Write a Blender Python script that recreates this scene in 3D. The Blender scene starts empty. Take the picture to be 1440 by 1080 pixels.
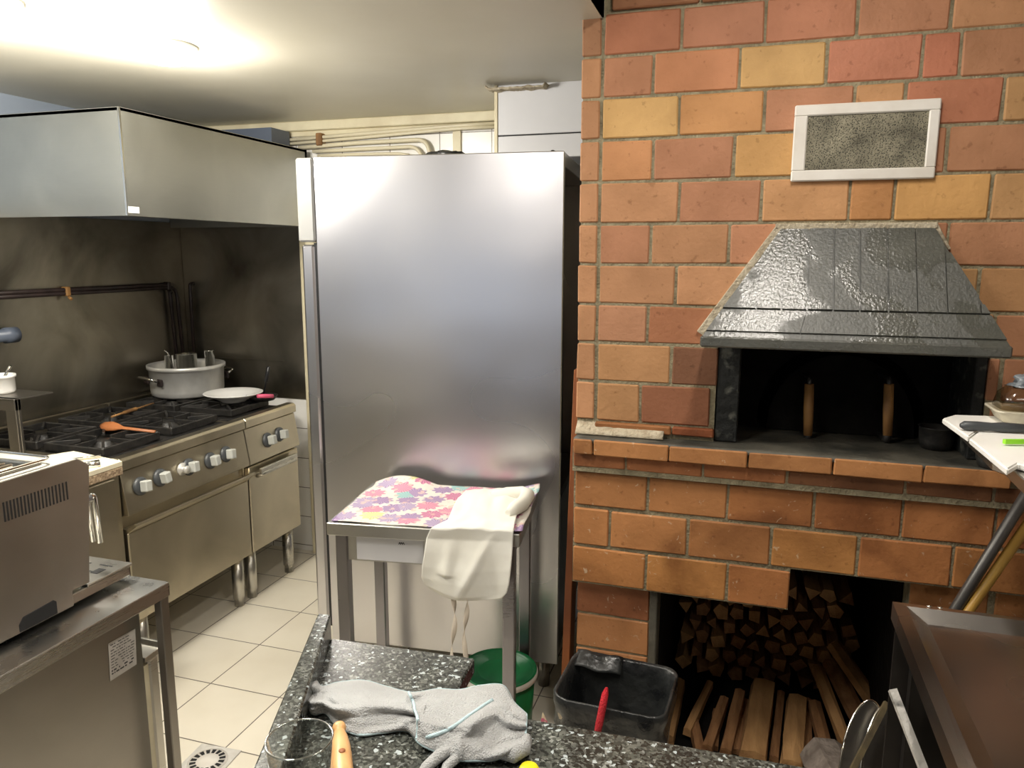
import bpy, bmesh, math, random
from mathutils import Vector, Matrix, noise
random.seed(7)
C = bpy.context.scene.collection
PI = math.pi
def V(*a): return Vector(a)
# ------------------------------------------------------------------ camera model (1440x1080 frame)
F = 1063.62; YAW, PITCH, ROLL = -.30532766, .17133872, .00262787
def cam_axes():
    cy, sy, cp, sp = math.cos(YAW), math.sin(YAW), math.cos(PITCH), math.sin(PITCH)
    f = V(sy*cp, cy*cp, -sp); r = V(cy, -sy, 0); u = r.cross(f)
    c, s = math.cos(ROLL), math.sin(ROLL)
    return c*r+s*u, -s*r+c*u, f
RX, UX, FX = cam_axes(); EYE = V(0, 0, 1.62)
def ray(px, py): return RX*(px-720)+UX*(540-py)+FX*F
def at(px, py, ax, v):
    d = ray(px, py); i = 'xyz'.index(ax); return EYE + d*((v-EYE[i])/d[i])
def atp(px, py, p0, n):
    d = ray(px, py); return EYE + d*((p0-EYE).dot(n)/d.dot(n))
# ------------------------------------------------------------------ mesh helpers
W = {}
def geo(bm, vs, fs, mi=0, smooth=False):
    bv = [bm.verts.new(v) for v in vs]; out = []
    for f in fs:
        try:
            q = bm.faces.new([bv[i] for i in f]); q.material_index = mi; q.smooth = smooth; out.append(q)
        except ValueError: pass
    return bv, out
def box(bm, x0, x1, y0, y1, z0, z1, bev=0, mi=0, M=None, seg=1):
    vs = [V(x, y, z) for z in (z0, z1) for y in (y0, y1) for x in (x0, x1)]
    if M is not None: vs = [M @ v for v in vs]
    fs = [(0, 2, 3, 1), (4, 5, 7, 6), (0, 1, 5, 4), (1, 3, 7, 5), (3, 2, 6, 7), (2, 0, 4, 6)]
    bv, f = geo(bm, vs, fs, mi)
    if bev:
        es = list({e for q in f for e in q.edges})
        r = bmesh.ops.bevel(bm, geom=es, offset=bev, segments=seg, affect='EDGES', profile=.5)
        for q in r['faces']: q.material_index = mi
    return bv
def hexa(bm, p, bev=0, mi=0):
    "p: bottom four (ccw), top four"
    bv, f = geo(bm, [Vector(q) for q in p], [(3, 2, 1, 0), (4, 5, 6, 7), (0, 1, 5, 4), (1, 2, 6, 5), (2, 3, 7, 6), (3, 0, 4, 7)], mi)
    if bev: bmesh.ops.bevel(bm, geom=list({e for q in f for e in q.edges}), offset=bev, segments=1, affect='EDGES')
def prism(bm, pts, axis, a, b, bev=0, mi=0):
    "pts: 2-D outline; extruded along axis from a to b"
    def mk(p, t):
        if axis == 'x': return V(t, p[0], p[1])
        if axis == 'y': return V(p[0], t, p[1])
        return V(p[0], p[1], t)
    n = len(pts); vs = [mk(p, a) for p in pts]+[mk(p, b) for p in pts]
    fs = [tuple(range(n))[::-1], tuple(range(n, 2*n))]+[(i, (i+1) % n, n+(i+1) % n, n+i) for i in range(n)]
    bv, f = geo(bm, vs, fs, mi); bmesh.ops.recalc_face_normals(bm, faces=f)
    if bev: bmesh.ops.bevel(bm, geom=list({e for q in f for e in q.edges}), offset=bev, segments=1, affect='EDGES')
def tube(bm, pts, r, n=10, cap=True, mi=0, smooth=True, flat=None):
    pts = [Vector(p) for p in pts]; m = len(pts); rs = r if isinstance(r, (list, tuple)) else [r]*m
    t0 = (pts[1]-pts[0]).normalized(); a = t0.orthogonal().normalized(); rings = []
    for i, p in enumerate(pts):
        t = (pts[min(i+1, m-1)]-pts[max(i-1, 0)]).normalized()
        a = (a-t*a.dot(t)).normalized(); b = t.cross(a)
        rings.append([p+(a*math.cos(2*PI*k/n)+b*math.sin(2*PI*k/n)*(flat or 1))*rs[i] for k in range(n)])
    vs = [v for g in rings for v in g]
    fs = [(i*n+k, i*n+(k+1) % n, (i+1)*n+(k+1) % n, (i+1)*n+k) for i in range(m-1) for k in range(n)]
    bv, f = geo(bm, vs, fs, mi, smooth)
    if cap:
        for g in (bv[:n][::-1], bv[-n:]):
            try: bm.faces.new(g).material_index = mi
            except ValueError: pass
def arc(pts, r=.03, n=6):
    "round the corners of a polyline"
    pts = [Vector(p) for p in pts]; out = [pts[0]]
    for i in range(1, len(pts)-1):
        a, b, c = pts[i-1], pts[i], pts[i+1]
        d1 = (a-b).normalized(); d2 = (c-b).normalized(); rr = min(r, (a-b).length*.49, (c-b).length*.49)
        for k in range(n+1):
            t = k/n; out.append((b+d1*rr)*(1-t)**2+b*2*t*(1-t)+(b+d2*rr)*t*t)
    out.append(pts[-1]); return out
def lathe(bm, prof, c=(0, 0, 0), n=32, mi=0, smooth=True, M=None, cap=True):
    c = Vector(c); vs = []
    for r, z in prof:
        for k in range(n):
            v = V(r*math.cos(2*PI*k/n), r*math.sin(2*PI*k/n), z); vs.append((M @ v) if M is not None else v+c)
    m = len(prof)
    fs = [(i*n+k, i*n+(k+1) % n, (i+1)*n+(k+1) % n, (i+1)*n+k) for i in range(m-1) for k in range(n)]
    bv, f = geo(bm, vs, fs, mi, smooth)
    if cap:
        for g, rr in ((bv[:n][::-1], prof[0][0]), (bv[-n:], prof[-1][0])):
            if rr > 1e-4: bm.faces.new(g).material_index = mi
def grid(bm, fn, nu, nv, mi=0, smooth=True):
    vs = [fn(i/nu, j/nv) for j in range(nv+1) for i in range(nu+1)]
    fs = [(j*(nu+1)+i, j*(nu+1)+i+1, (j+1)*(nu+1)+i+1, (j+1)*(nu+1)+i) for j in range(nv) for i in range(nu)]
    return geo(bm, vs, fs, mi, smooth)
def BM(): return bmesh.new()
def obj(name, bm, mats, parent=None, local=False, solid=0, sub=0, normals=True):
    "link a bmesh (in world coordinates unless local) as ONE mesh object"
    if normals: bmesh.ops.recalc_face_normals(bm, faces=bm.faces)
    if parent is not None:
        Mp = W[parent.name]; Mo = Mp.copy()
        if not local: bm.transform(Mp.inverted())
    else:
        xs = [v.co for v in bm.verts]
        c = V((min(v.x for v in xs)+max(v.x for v in xs))/2, (min(v.y for v in xs)+max(v.y for v in xs))/2, min(v.z for v in xs))
        bm.transform(Matrix.Translation(-c)); Mo = Matrix.Translation(c)
    me = bpy.data.meshes.new(name); bm.to_mesh(me); bm.free()
    for m in (mats if isinstance(mats, (list, tuple)) else [mats]): me.materials.append(m)
    o = bpy.data.objects.new(name, me); C.objects.link(o)
    if parent is not None: o.parent = parent
    else: o.matrix_world = Mo
    W[o.name] = Mo
    if solid:
        s = o.modifiers.new('thickness', 'SOLIDIFY'); s.thickness = solid; s.offset = 0
    if sub:
        s = o.modifiers.new('smooth', 'SUBSURF'); s.levels = sub; s.render_levels = sub
    return o
def tag(o, label, cat, group=None, kind=None):
    if label: o['label'] = label
    if cat: o['category'] = cat
    if group: o['group'] = group
    if kind: o['kind'] = kind
    return o
def thing(name, label, cat, loc=(0, 0, 0), rz=0, group=None):
    o = bpy.data.objects.new(name, None); C.objects.link(o); o.empty_display_size = .05
    o.location = loc; o.rotation_euler = (0, 0, rz)
    W[o.name] = Matrix.Translation(Vector(loc)) @ Matrix.Rotation(rz, 4, 'Z')
    return tag(o, label, cat, group)
def struct(name, bm, m, parent=None):
    o = obj(name, bm, m, parent); o['kind'] = 'structure'; return o
def copy_tree(o, parent=None, loc=None):
    c = o.copy(); C.objects.link(c); c.parent = parent
    if loc is not None: c.location = loc
    for ch in list(o.children): copy_tree(ch, c)
    return c
# ------------------------------------------------------------------ materials
def srgb(r, g, b):
    f = lambda c: (c/255/12.92) if c/255 <= .04045 else ((c/255+.055)/1.055)**2.4
    return (f(r), f(g), f(b), 1)
def newmat(name):
    m = bpy.data.materials.new(name); m.use_nodes = True
    nt = m.node_tree; return m, nt, nt.nodes['Principled BSDF'], nt.links
def N(nt, t, **k):
    n = nt.nodes.new(t)
    for a, b in k.items():
        if a.startswith('i_'): n.inputs[a[2:].replace('_', ' ')].default_value = b
        else: setattr(n, a, b)
    return n
def ramp(nt, stops):
    r = nt.nodes.new('ShaderNodeValToRGB'); e = r.color_ramp.elements
    while len(e) < len(stops): e.new(.5)
    for q, (p, c) in zip(e, stops): q.position = p; q.color = c if len(c) == 4 else (*c, 1)
    return r
def coords(nt, scale=(1, 1, 1), kind='Object'):
    tc = N(nt, 'ShaderNodeTexCoord'); mp = N(nt, 'ShaderNodeMapping'); mp.inputs['Scale'].default_value = scale
    nt.links.new(tc.outputs[kind], mp.inputs['Vector']); return mp.outputs['Vector']
def mat(name, c1, c2=None, rough=.5, metal=0, scale=8, stretch=(1, 1, 1), bump=0, bscale=60, detail=4, rvar=0, coat=0, spec=.5, lo=.35, hi=.65, sheen=0):
    m, nt, b, L = newmat(name)
    b.inputs['Roughness'].default_value = rough; b.inputs['Metallic'].default_value = metal
    b.inputs['Coat Weight'].default_value = coat; b.inputs['Specular IOR Level'].default_value = spec
    b.inputs['Sheen Weight'].default_value = sheen
    b.inputs['Base Color'].default_value = c1
    v = coords(nt, stretch)
    if c2 or rvar:
        n = N(nt, 'ShaderNodeTexNoise'); n.inputs['Scale'].default_value = scale; n.inputs['Detail'].default_value = detail
        L.new(v, n.inputs['Vector'])
        if c2:
            r = ramp(nt, [(lo, c1), (hi, c2)]); L.new(n.outputs['Fac'], r.inputs['Fac']); L.new(r.outputs['Color'], b.inputs['Base Color'])
        if rvar:
            mr = N(nt, 'ShaderNodeMapRange'); mr.inputs['From Min'].default_value = .3; mr.inputs['From Max'].default_value = .7
            mr.inputs['To Min'].default_value = max(.04, rough-rvar); mr.inputs['To Max'].default_value = min(1, rough+rvar)
            L.new(n.outputs['Fac'], mr.inputs['Value']); L.new(mr.outputs['Result'], b.inputs['Roughness'])
    if bump:
        n2 = N(nt, 'ShaderNodeTexNoise'); n2.inputs['Scale'].default_value = bscale; n2.inputs['Detail'].default_value = 5
        L.new(v, n2.inputs['Vector']); bp = N(nt, 'ShaderNodeBump'); bp.inputs['Strength'].default_value = bump; bp.inputs['Distance'].default_value = .01
        L.new(n2.outputs['Fac'], bp.inputs['Height']); L.new(bp.outputs['Normal'], b.inputs['Normal'])
    return m
def steel(name, col, rough=.3, wob=.12, var=.12, streak=(1, 1, 30), dirt=None, scale=3, fine=.14, dist=.6):
    m, nt, b, L = newmat(name); b.inputs['Metallic'].default_value = 1
    v = coords(nt); vs = coords(nt, streak)
    n = N(nt, 'ShaderNodeTexNoise'); n.inputs['Scale'].default_value = scale; n.inputs['Detail'].default_value = 5; n.inputs['Distortion'].default_value = dist; L.new(v, n.inputs['Vector'])
    if fine == 0: n.inputs['Detail'].default_value = 1
    d = tuple(c*(1-var*2) for c in col[:3])+(1,)
    r = ramp(nt, [(.3, dirt or d), (.65, col)]); L.new(n.outputs['Fac'], r.inputs['Fac']); L.new(r.outputs['Color'], b.inputs['Base Color'])
    s = N(nt, 'ShaderNodeTexNoise'); s.inputs['Scale'].default_value = 18; s.inputs['Detail'].default_value = 3; L.new(vs, s.inputs['Vector'])
    ad = N(nt, 'ShaderNodeMath', operation='MULTIPLY_ADD'); L.new(s.outputs['Fac'], ad.inputs[0]); ad.inputs[1].default_value = fine; ad.inputs[2].default_value = rough-fine/2
    a2 = N(nt, 'ShaderNodeMath', operation='MULTIPLY_ADD'); L.new(n.outputs['Fac'], a2.inputs[0]); a2.inputs[1].default_value = .16; L.new(ad.outputs[0], a2.inputs[2])
    a3 = N(nt, 'ShaderNodeMath', operation='SUBTRACT'); L.new(a2.outputs[0], a3.inputs[0]); a3.inputs[1].default_value = .08
    L.new(a3.outputs[0], b.inputs['Roughness'])
    w = N(nt, 'ShaderNodeTexNoise'); w.inputs['Scale'].default_value = 2.6; w.inputs['Detail'].default_value = 1; L.new(v, w.inputs['Vector'])
    bp = N(nt, 'ShaderNodeBump'); bp.inputs['Strength'].default_value = wob; bp.inputs['Distance'].default_value = .03
    L.new(w.outputs['Fac'], bp.inputs['Height']); L.new(bp.outputs['Normal'], b.inputs['Normal'])
    return m
M = {}
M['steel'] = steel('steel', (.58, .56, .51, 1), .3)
M['steel_fridge'] = steel('steel_fridge', (.68, .67, .69, 1), .29, wob=.22, var=.04, fine=.0, scale=1.5, dist=0)
M['steel_range'] = steel('steel_range', (.60, .54, .42, 1), .34, streak=(1, 1, 30))
M['steel_hood'] = steel('steel_hood', (.46, .46, .42, 1), .42, wob=.1, var=.08)
M['steel_wall'] = steel('steel_wall', (.40, .37, .31, 1), .36, wob=.3, var=.18, scale=2.2, dirt=(.12, .11, .09, 1))
M['steel_machine'] = steel('steel_machine', (.50, .48, .43, 1), .42)
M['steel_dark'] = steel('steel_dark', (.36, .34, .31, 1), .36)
M['steel_table'] = steel('steel_table', (.56, .56, .54, 1), .30, var=.05)
M['steel_right'] = steel('steel_right', (.68, .65, .62, 1), .27, wob=.12, var=.04, fine=0, dist=0)
M['steel_leg'] = steel('steel_leg', (.30, .29, .31, 1), .30, var=.05, fine=.04)
M['chrome'] = mat('chrome', (.75, .74, .70, 1), rough=.14, metal=1)
M['alu'] = mat('aluminium', (.66, .65, .62, 1), (.54, .53, .50, 1), rough=.38, metal=.45, scale=12)
M['black'] = mat('black_iron', (.012, .012, .012, 1), (.03, .027, .024, 1), rough=.42, scale=30, bump=.2)
M['blackplastic'] = mat('black_plastic', (.012, .012, .013, 1), rough=.35)
M['soot'] = mat('soot', (.003, .0025, .0025, 1), (.007, .006, .005, 1), spec=.15, rough=.9, scale=14, bump=.6, bscale=25)
M['jamb'] = mat('flaking_jamb', (.007, .008, .007, 1), (.09, .09, .075, 1), rough=.7, scale=22, bump=.7, bscale=40, lo=.56, hi=.66)
M['greyplastic'] = mat('grey_knob', (.46, .47, .44, 1), rough=.45)
M['bezel'] = mat('dark_grey_bezel', (.055, .06, .065, 1), rough=.4)
M['white'] = mat('white_enamel', (.80, .79, .76, 1), rough=.22)
M['whitepaint'] = mat('white_paint', (.72, .69, .64, 1), (.62, .58, .52, 1), rough=.45, scale=10)
M['cream'] = mat('cream_paint', (.72, .66, .47, 1), (.60, .53, .36, 1), rough=.5, scale=7, bump=.1)
M['creampipe'] = mat('cream_pipe', (.66, .60, .44, 1), rough=.4)
M['ceiling'] = mat('ceiling_paint', (.56, .53, .44, 1), (.50, .47, .38, 1), rough=.38, scale=1.6, bump=.03, bscale=8)
M['wallpaint'] = mat('wall_paint', (.60, .55, .50, 1), (.52, .48, .44, 1), rough=.7, scale=2)
M['shadedwall'] = mat('blue_grey_shaded_wall', (.30, .34, .40, 1), (.24, .28, .34, 1), rough=.6, scale=2)  # blue-grey carries the shading above the extractor hood in the wall colour
M['darkpanel'] = mat('dark_panelling', (.05, .045, .05, 1), (.08, .07, .07, 1), rough=.5, scale=3)
M['panelgrey'] = mat('panel_grey', (.26, .26, .255, 1), rough=.4)
M['laminate'] = mat('white_laminate', (.66, .66, .68, 1), (.60, .60, .62, 1), rough=.35, scale=3)
M['mortar'] = mat('mortar', (.20, .17, .105, 1), (.32, .28, .18, 1), rough=.95, scale=25, bump=.8, bscale=120)
M['mortarlight'] = mat('light_mortar', (.50, .44, .33, 1), (.36, .30, .21, 1), rough=.95, scale=40, bump=.8, bscale=100)
M['sootstone'] = mat('sooty_stone', (.045, .045, .038, 1), (.12, .11, .085, 1), rough=.55, scale=9, bump=.4, bscale=50, rvar=.15)
M['wood'] = mat('split_wood', (.34, .17, .07, 1), (.20, .09, .035, 1), rough=.8, scale=6, stretch=(6, 1, 6), bump=.5, bscale=40)
M['woodpale'] = mat('pale_wood', (.48, .27, .11, 1), (.33, .17, .065, 1), rough=.75, scale=5, stretch=(5, 1, 5), bump=.4, bscale=40)
M['barkgrey'] = mat('grey_bark', (.14, .11, .09, 1), (.24, .20, .17, 1), rough=.9, scale=30, bump=.8, bscale=60)
M['beech'] = mat('beech', (.78, .46, .20, 1), (.70, .39, .16, 1), rough=.35, scale=4, stretch=(1, 8, 1))
M['spoonwood'] = mat('spoon_wood', (.42, .15, .05, 1), (.30, .10, .03, 1), rough=.5, scale=20)
M['handlewood'] = mat('handle_wood', (.42, .22, .07, 1), (.16, .075, .025, 1), rough=.6, scale=12, stretch=(1, 1, .4))
M['orangeboard'] = mat('orange_board', (.30, .095, .025, 1), (.20, .06, .02, 1), rough=.55, scale=5)
M['goldwood'] = mat('gold_pole', (.52, .31, .06, 1), (.40, .22, .04, 1), rough=.4, scale=6)
M['greypole'] = mat('grey_pole', (.13, .125, .12, 1), (.09, .085, .08, 1), rough=.4, metal=.6, scale=6)
M['cloth'] = mat('white_cotton', (.78, .77, .71, 1), (.73, .71, .63, 1), rough=.9, scale=5, bump=.12, bscale=25, sheen=.2)
M['towel'] = mat('grey_towelling', (.74, .76, .76, 1), (.60, .61, .61, 1), rough=1, scale=9, bump=1, bscale=420, sheen=.3)
M['hem'] = mat('blue_hem', (.52, .68, .72, 1), rough=.95, bump=.4, bscale=300)
M['tie'] = mat('apron_tie', (.62, .55, .46, 1), rough=.9)
M['green'] = mat('green_plastic', (.006, .17, .05, 1), rough=.3)
M['lime'] = mat('lime_plastic', (.28, .72, .02, 1), rough=.4)
M['yellow'] = mat('yellow_plastic', (.85, .75, .02, 1), rough=.4)
M['pink'] = mat('pink_plastic', (.70, .10, .20, 1), rough=.4)
M['red'] = mat('red_brush', (.62, .01, .025, 1), rough=.5, bump=.8, bscale=300)
M['blue'] = mat('blue_plastic', (.01, .06, .35, 1), rough=.4)
M['beige'] = mat('beige_plastic', (.36, .29, .20, 1), (.30, .24, .16, 1), rough=.5, scale=6)
M['bag'] = mat('bin_bag', (.010, .011, .012, 1), (.035, .037, .036, 1), rough=.3, scale=12, bump=.9, bscale=18, rvar=.1)
M['greybag'] = mat('grey_bag', (.16, .18, .20, 1), (.06, .07, .08, 1), rough=.3, scale=15, bump=.5, bscale=20)
M['chopboard'] = mat('white_chopping_board', (.92, .91, .88, 1), (.86, .85, .80, 1), rough=.45, scale=8)
M['creamboard'] = mat('cream_board', (.80, .74, .56, 1), rough=.5)
M['crumb'] = mat('rough_board_edge', (.55, .42, .28, 1), (.22, .15, .09, 1), rough=.9, scale=90, bump=.8, bscale=120)
M['label'] = mat('paper_label', (.62, .60, .56, 1), (.50, .48, .44, 1), rough=.5, scale=30)
M['ink'] = mat('ink', (.04, .04, .04, 1), rough=.6)
M['greypan'] = mat('grey_pan', (.10, .10, .095, 1), (.06, .06, .055, 1), rough=.35, metal=.5, scale=10)
M['darkgap'] = mat('dark_interior', (.01, .01, .01, 1), rough=.8)
M['pipe'] = mat('dark_pipe', (.018, .012, .011, 1), (.035, .022, .02, 1), rough=.4, scale=20)
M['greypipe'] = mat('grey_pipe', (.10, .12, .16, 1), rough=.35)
M['corroded'] = mat('corroded_steel', (.10, .10, .09, 1), (.62, .60, .56, 1), rough=.6, metal=.2, scale=14, lo=.38, hi=.46, bump=.4)
def glassmat(name='clear_glass', tint=(.93, .95, .94, 1), rough=.02, k=1.5):
    m = bpy.data.materials.new(name); m.use_nodes = True; nt = m.node_tree; nt.nodes.clear()
    t = N(nt, 'ShaderNodeBsdfTransparent'); t.inputs['Color'].default_value = tint; g = N(nt, 'ShaderNodeBsdfGlossy'); g.inputs['Roughness'].default_value = rough
    lw = N(nt, 'ShaderNodeLayerWeight'); lw.inputs['Blend'].default_value = .5; pw = N(nt, 'ShaderNodeMath', operation='POWER'); nt.links.new(lw.outputs['Facing'], pw.inputs[0]); pw.inputs[1].default_value = 3.5; f = N(nt, 'ShaderNodeMath', operation='MULTIPLY_ADD'); nt.links.new(pw.outputs[0], f.inputs[0]); f.inputs[1].default_value = .6*k/1.5; f.inputs[2].default_value = .06*k/1.5; x = N(nt, 'ShaderNodeMixShader'); o = N(nt, 'ShaderNodeOutputMaterial')
    nt.links.new(f.outputs[0], x.inputs[0]); nt.links.new(t.outputs[0], x.inputs[1]); nt.links.new(g.outputs[0], x.inputs[2]); nt.links.new(x.outputs[0], o.inputs[0]); return m
M['glass'] = glassmat(tint=(.82, .84, .82, 1), k=2.4)
M['glass_rim'] = glassmat('glass_rim', (.70, .74, .72, 1), .12, 9)
M['clear'] = glassmat('clear_plastic', (.80, .76, .66, 1), .15, 1.9)
def emit(name, col, s):
    m = bpy.data.materials.new(name); m.use_nodes = True; nt = m.node_tree; nt.nodes.clear()
    e = N(nt, 'ShaderNodeEmission'); e.inputs['Color'].default_value = col; e.inputs['Strength'].default_value = s
    o = N(nt, 'ShaderNodeOutputMaterial'); nt.links.new(e.outputs[0], o.inputs[0]); return m
M['lamp'] = emit('lamp_glow', (1, .97, .90, 1), 40)
def brickmat(name, soot):
    m, nt, b, L = newmat(name); b.inputs['Roughness'].default_value = .62; b.inputs['Specular IOR Level'].default_value = .35
    v = coords(nt)
    at_ = N(nt, 'ShaderNodeAttribute', attribute_name='Col')
    n1 = N(nt, 'ShaderNodeTexNoise'); n1.inputs['Scale'].default_value = 9; n1.inputs['Detail'].default_value = 6; L.new(v, n1.inputs['Vector'])
    r1 = ramp(nt, [(.3, (.82, .78, .72, 1)), (.7, (1.06, 1.04, 1.02, 1))]); L.new(n1.outputs['Fac'], r1.inputs['Fac'])
    mx = N(nt, 'ShaderNodeMix', data_type='RGBA', blend_type='MULTIPLY'); mx.inputs[0].default_value = 1
    L.new(at_.outputs['Color'], mx.inputs[6]); L.new(r1.outputs['Color'], mx.inputs[7]); out = mx.outputs[2]; at_b = N(nt, 'ShaderNodeMix', data_type='RGBA', blend_type='MULTIPLY'); at_b.inputs[0].default_value = 1; at_b.inputs[7].default_value = (.80, .82, .84, 1) if not soot else (1, 1, 1, 1); L.new(out, at_b.inputs[6]); out = at_b.outputs[2]
    # small dark pits
    n3 = N(nt, 'ShaderNodeTexNoise'); n3.inputs['Scale'].default_value = 55; n3.inputs['Detail'].default_value = 3; L.new(v, n3.inputs['Vector'])
    r3 = ramp(nt, [(.28, (.45, .38, .3, 1)), (.36, (1, 1, 1, 1))]); L.new(n3.outputs['Fac'], r3.inputs['Fac'])
    m3 = N(nt, 'ShaderNodeMix', data_type='RGBA', blend_type='MULTIPLY'); m3.inputs[0].default_value = .45
    L.new(out, m3.inputs[6]); L.new(r3.outputs['Color'], m3.inputs[7]); out = m3.outputs[2]
    if soot:
        n4 = N(nt, 'ShaderNodeTexNoise'); n4.inputs['Scale'].default_value = 3.2; n4.inputs['Detail'].default_value = 7; n4.inputs['Distortion'].default_value = .8; L.new(v, n4.inputs['Vector'])
        r4 = ramp(nt, [(.36, (.30, .22, .15, 1)), (.56, (1, 1, 1, 1))]); L.new(n4.outputs['Fac'], r4.inputs['Fac'])
        m4 = N(nt, 'ShaderNodeMix', data_type='RGBA', blend_type='MULTIPLY'); m4.inputs[0].default_value = soot
        L.new(out, m4.inputs[6]); L.new(r4.outputs['Color'], m4.inputs[7]); out = m4.outputs[2]
        n5 = N(nt, 'ShaderNodeTexNoise'); n5.inputs['Scale'].default_value = 45; n5.inputs['Detail'].default_value = 5; n5.inputs['Distortion'].default_value = 1; L.new(v, n5.inputs['Vector'])
        r5 = ramp(nt, [(.66, (0, 0, 0, 1)), (.72, (.55, .55, .55, 1))]); L.new(n5.outputs['Fac'], r5.inputs['Fac'])
        m5 = N(nt, 'ShaderNodeMix', data_type='RGBA'); m5.inputs[7].default_value = (.62, .52, .38, 1)
        L.new(r5.outputs['Color'], m5.inputs[0]); L.new(out, m5.inputs[6]); out = m5.outputs[2]
    L.new(out, b.inputs['Base Color'])
    n2 = N(nt, 'ShaderNodeTexNoise'); n2.inputs['Scale'].default_value = 70; n2.inputs['Detail'].default_value = 6; L.new(v, n2.inputs['Vector'])
    bp = N(nt, 'ShaderNodeBump'); bp.inputs['Strength'].default_value = .35; bp.inputs['Distance'].default_value = .006
    L.new(n2.outputs['Fac'], bp.inputs['Height']); L.new(bp.outputs['Normal'], b.inputs['Normal'])
    return m
M['brick'] = brickmat('brick', 0); M['brickdirty'] = brickmat('dirty_brick', .75)
def granite():
    m, nt, b, L = newmat('granite'); b.inputs['Roughness'].default_value = .2; v = coords(nt)
    dn = N(nt, 'ShaderNodeTexNoise'); dn.inputs['Scale'].default_value = 90; dn.inputs['Detail'].default_value = 2; L.new(v, dn.inputs['Vector'])
    ds = N(nt, 'ShaderNodeVectorMath', operation='MULTIPLY_ADD'); ds.inputs[1].default_value = (.012, .012, .012); L.new(dn.outputs['Color'], ds.inputs[0]); L.new(v, ds.inputs[2])
    def cells(scale, stops):
        vo = N(nt, 'ShaderNodeTexVoronoi'); vo.inputs['Scale'].default_value = scale; L.new(ds.outputs[0], vo.inputs['Vector'])
        sp = N(nt, 'ShaderNodeSeparateColor'); L.new(vo.outputs['Color'], sp.inputs[0]); r = ramp(nt, stops); r.color_ramp.interpolation = 'CONSTANT'; L.new(sp.outputs[0], r.inputs['Fac']); return r
    a = cells(230, [(0, (.020, .022, .020, 1)), (.3, (.040, .043, .038, 1)), (.52, (.070, .075, .068, 1)), (.76, (.11, .115, .105, 1)), (.94, (.20, .21, .20, 1))])
    c = cells(190, [(0, (0, 0, 0, 1)), (.955, (1, 1, 1, 1))])
    n = N(nt, 'ShaderNodeTexNoise'); n.inputs['Scale'].default_value = 28; n.inputs['Detail'].default_value = 4; L.new(v, n.inputs['Vector'])
    rn = ramp(nt, [(.3, (.6, .6, .6, 1)), (.7, (1.35, 1.35, 1.3, 1))]); L.new(n.outputs['Fac'], rn.inputs['Fac'])
    mm = N(nt, 'ShaderNodeMix', data_type='RGBA', blend_type='MULTIPLY'); mm.inputs[0].default_value = 1; L.new(a.outputs['Color'], mm.inputs[6]); L.new(rn.outputs['Color'], mm.inputs[7])
    mx = N(nt, 'ShaderNodeMix', data_type='RGBA'); mx.inputs[7].default_value = (.40, .45, .46, 1)
    L.new(c.outputs['Color'], mx.inputs[0]); L.new(mm.outputs[2], mx.inputs[6]); L.new(mx.outputs[2], b.inputs['Base Color'])
    return m
M['granite'] = granite()
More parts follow.
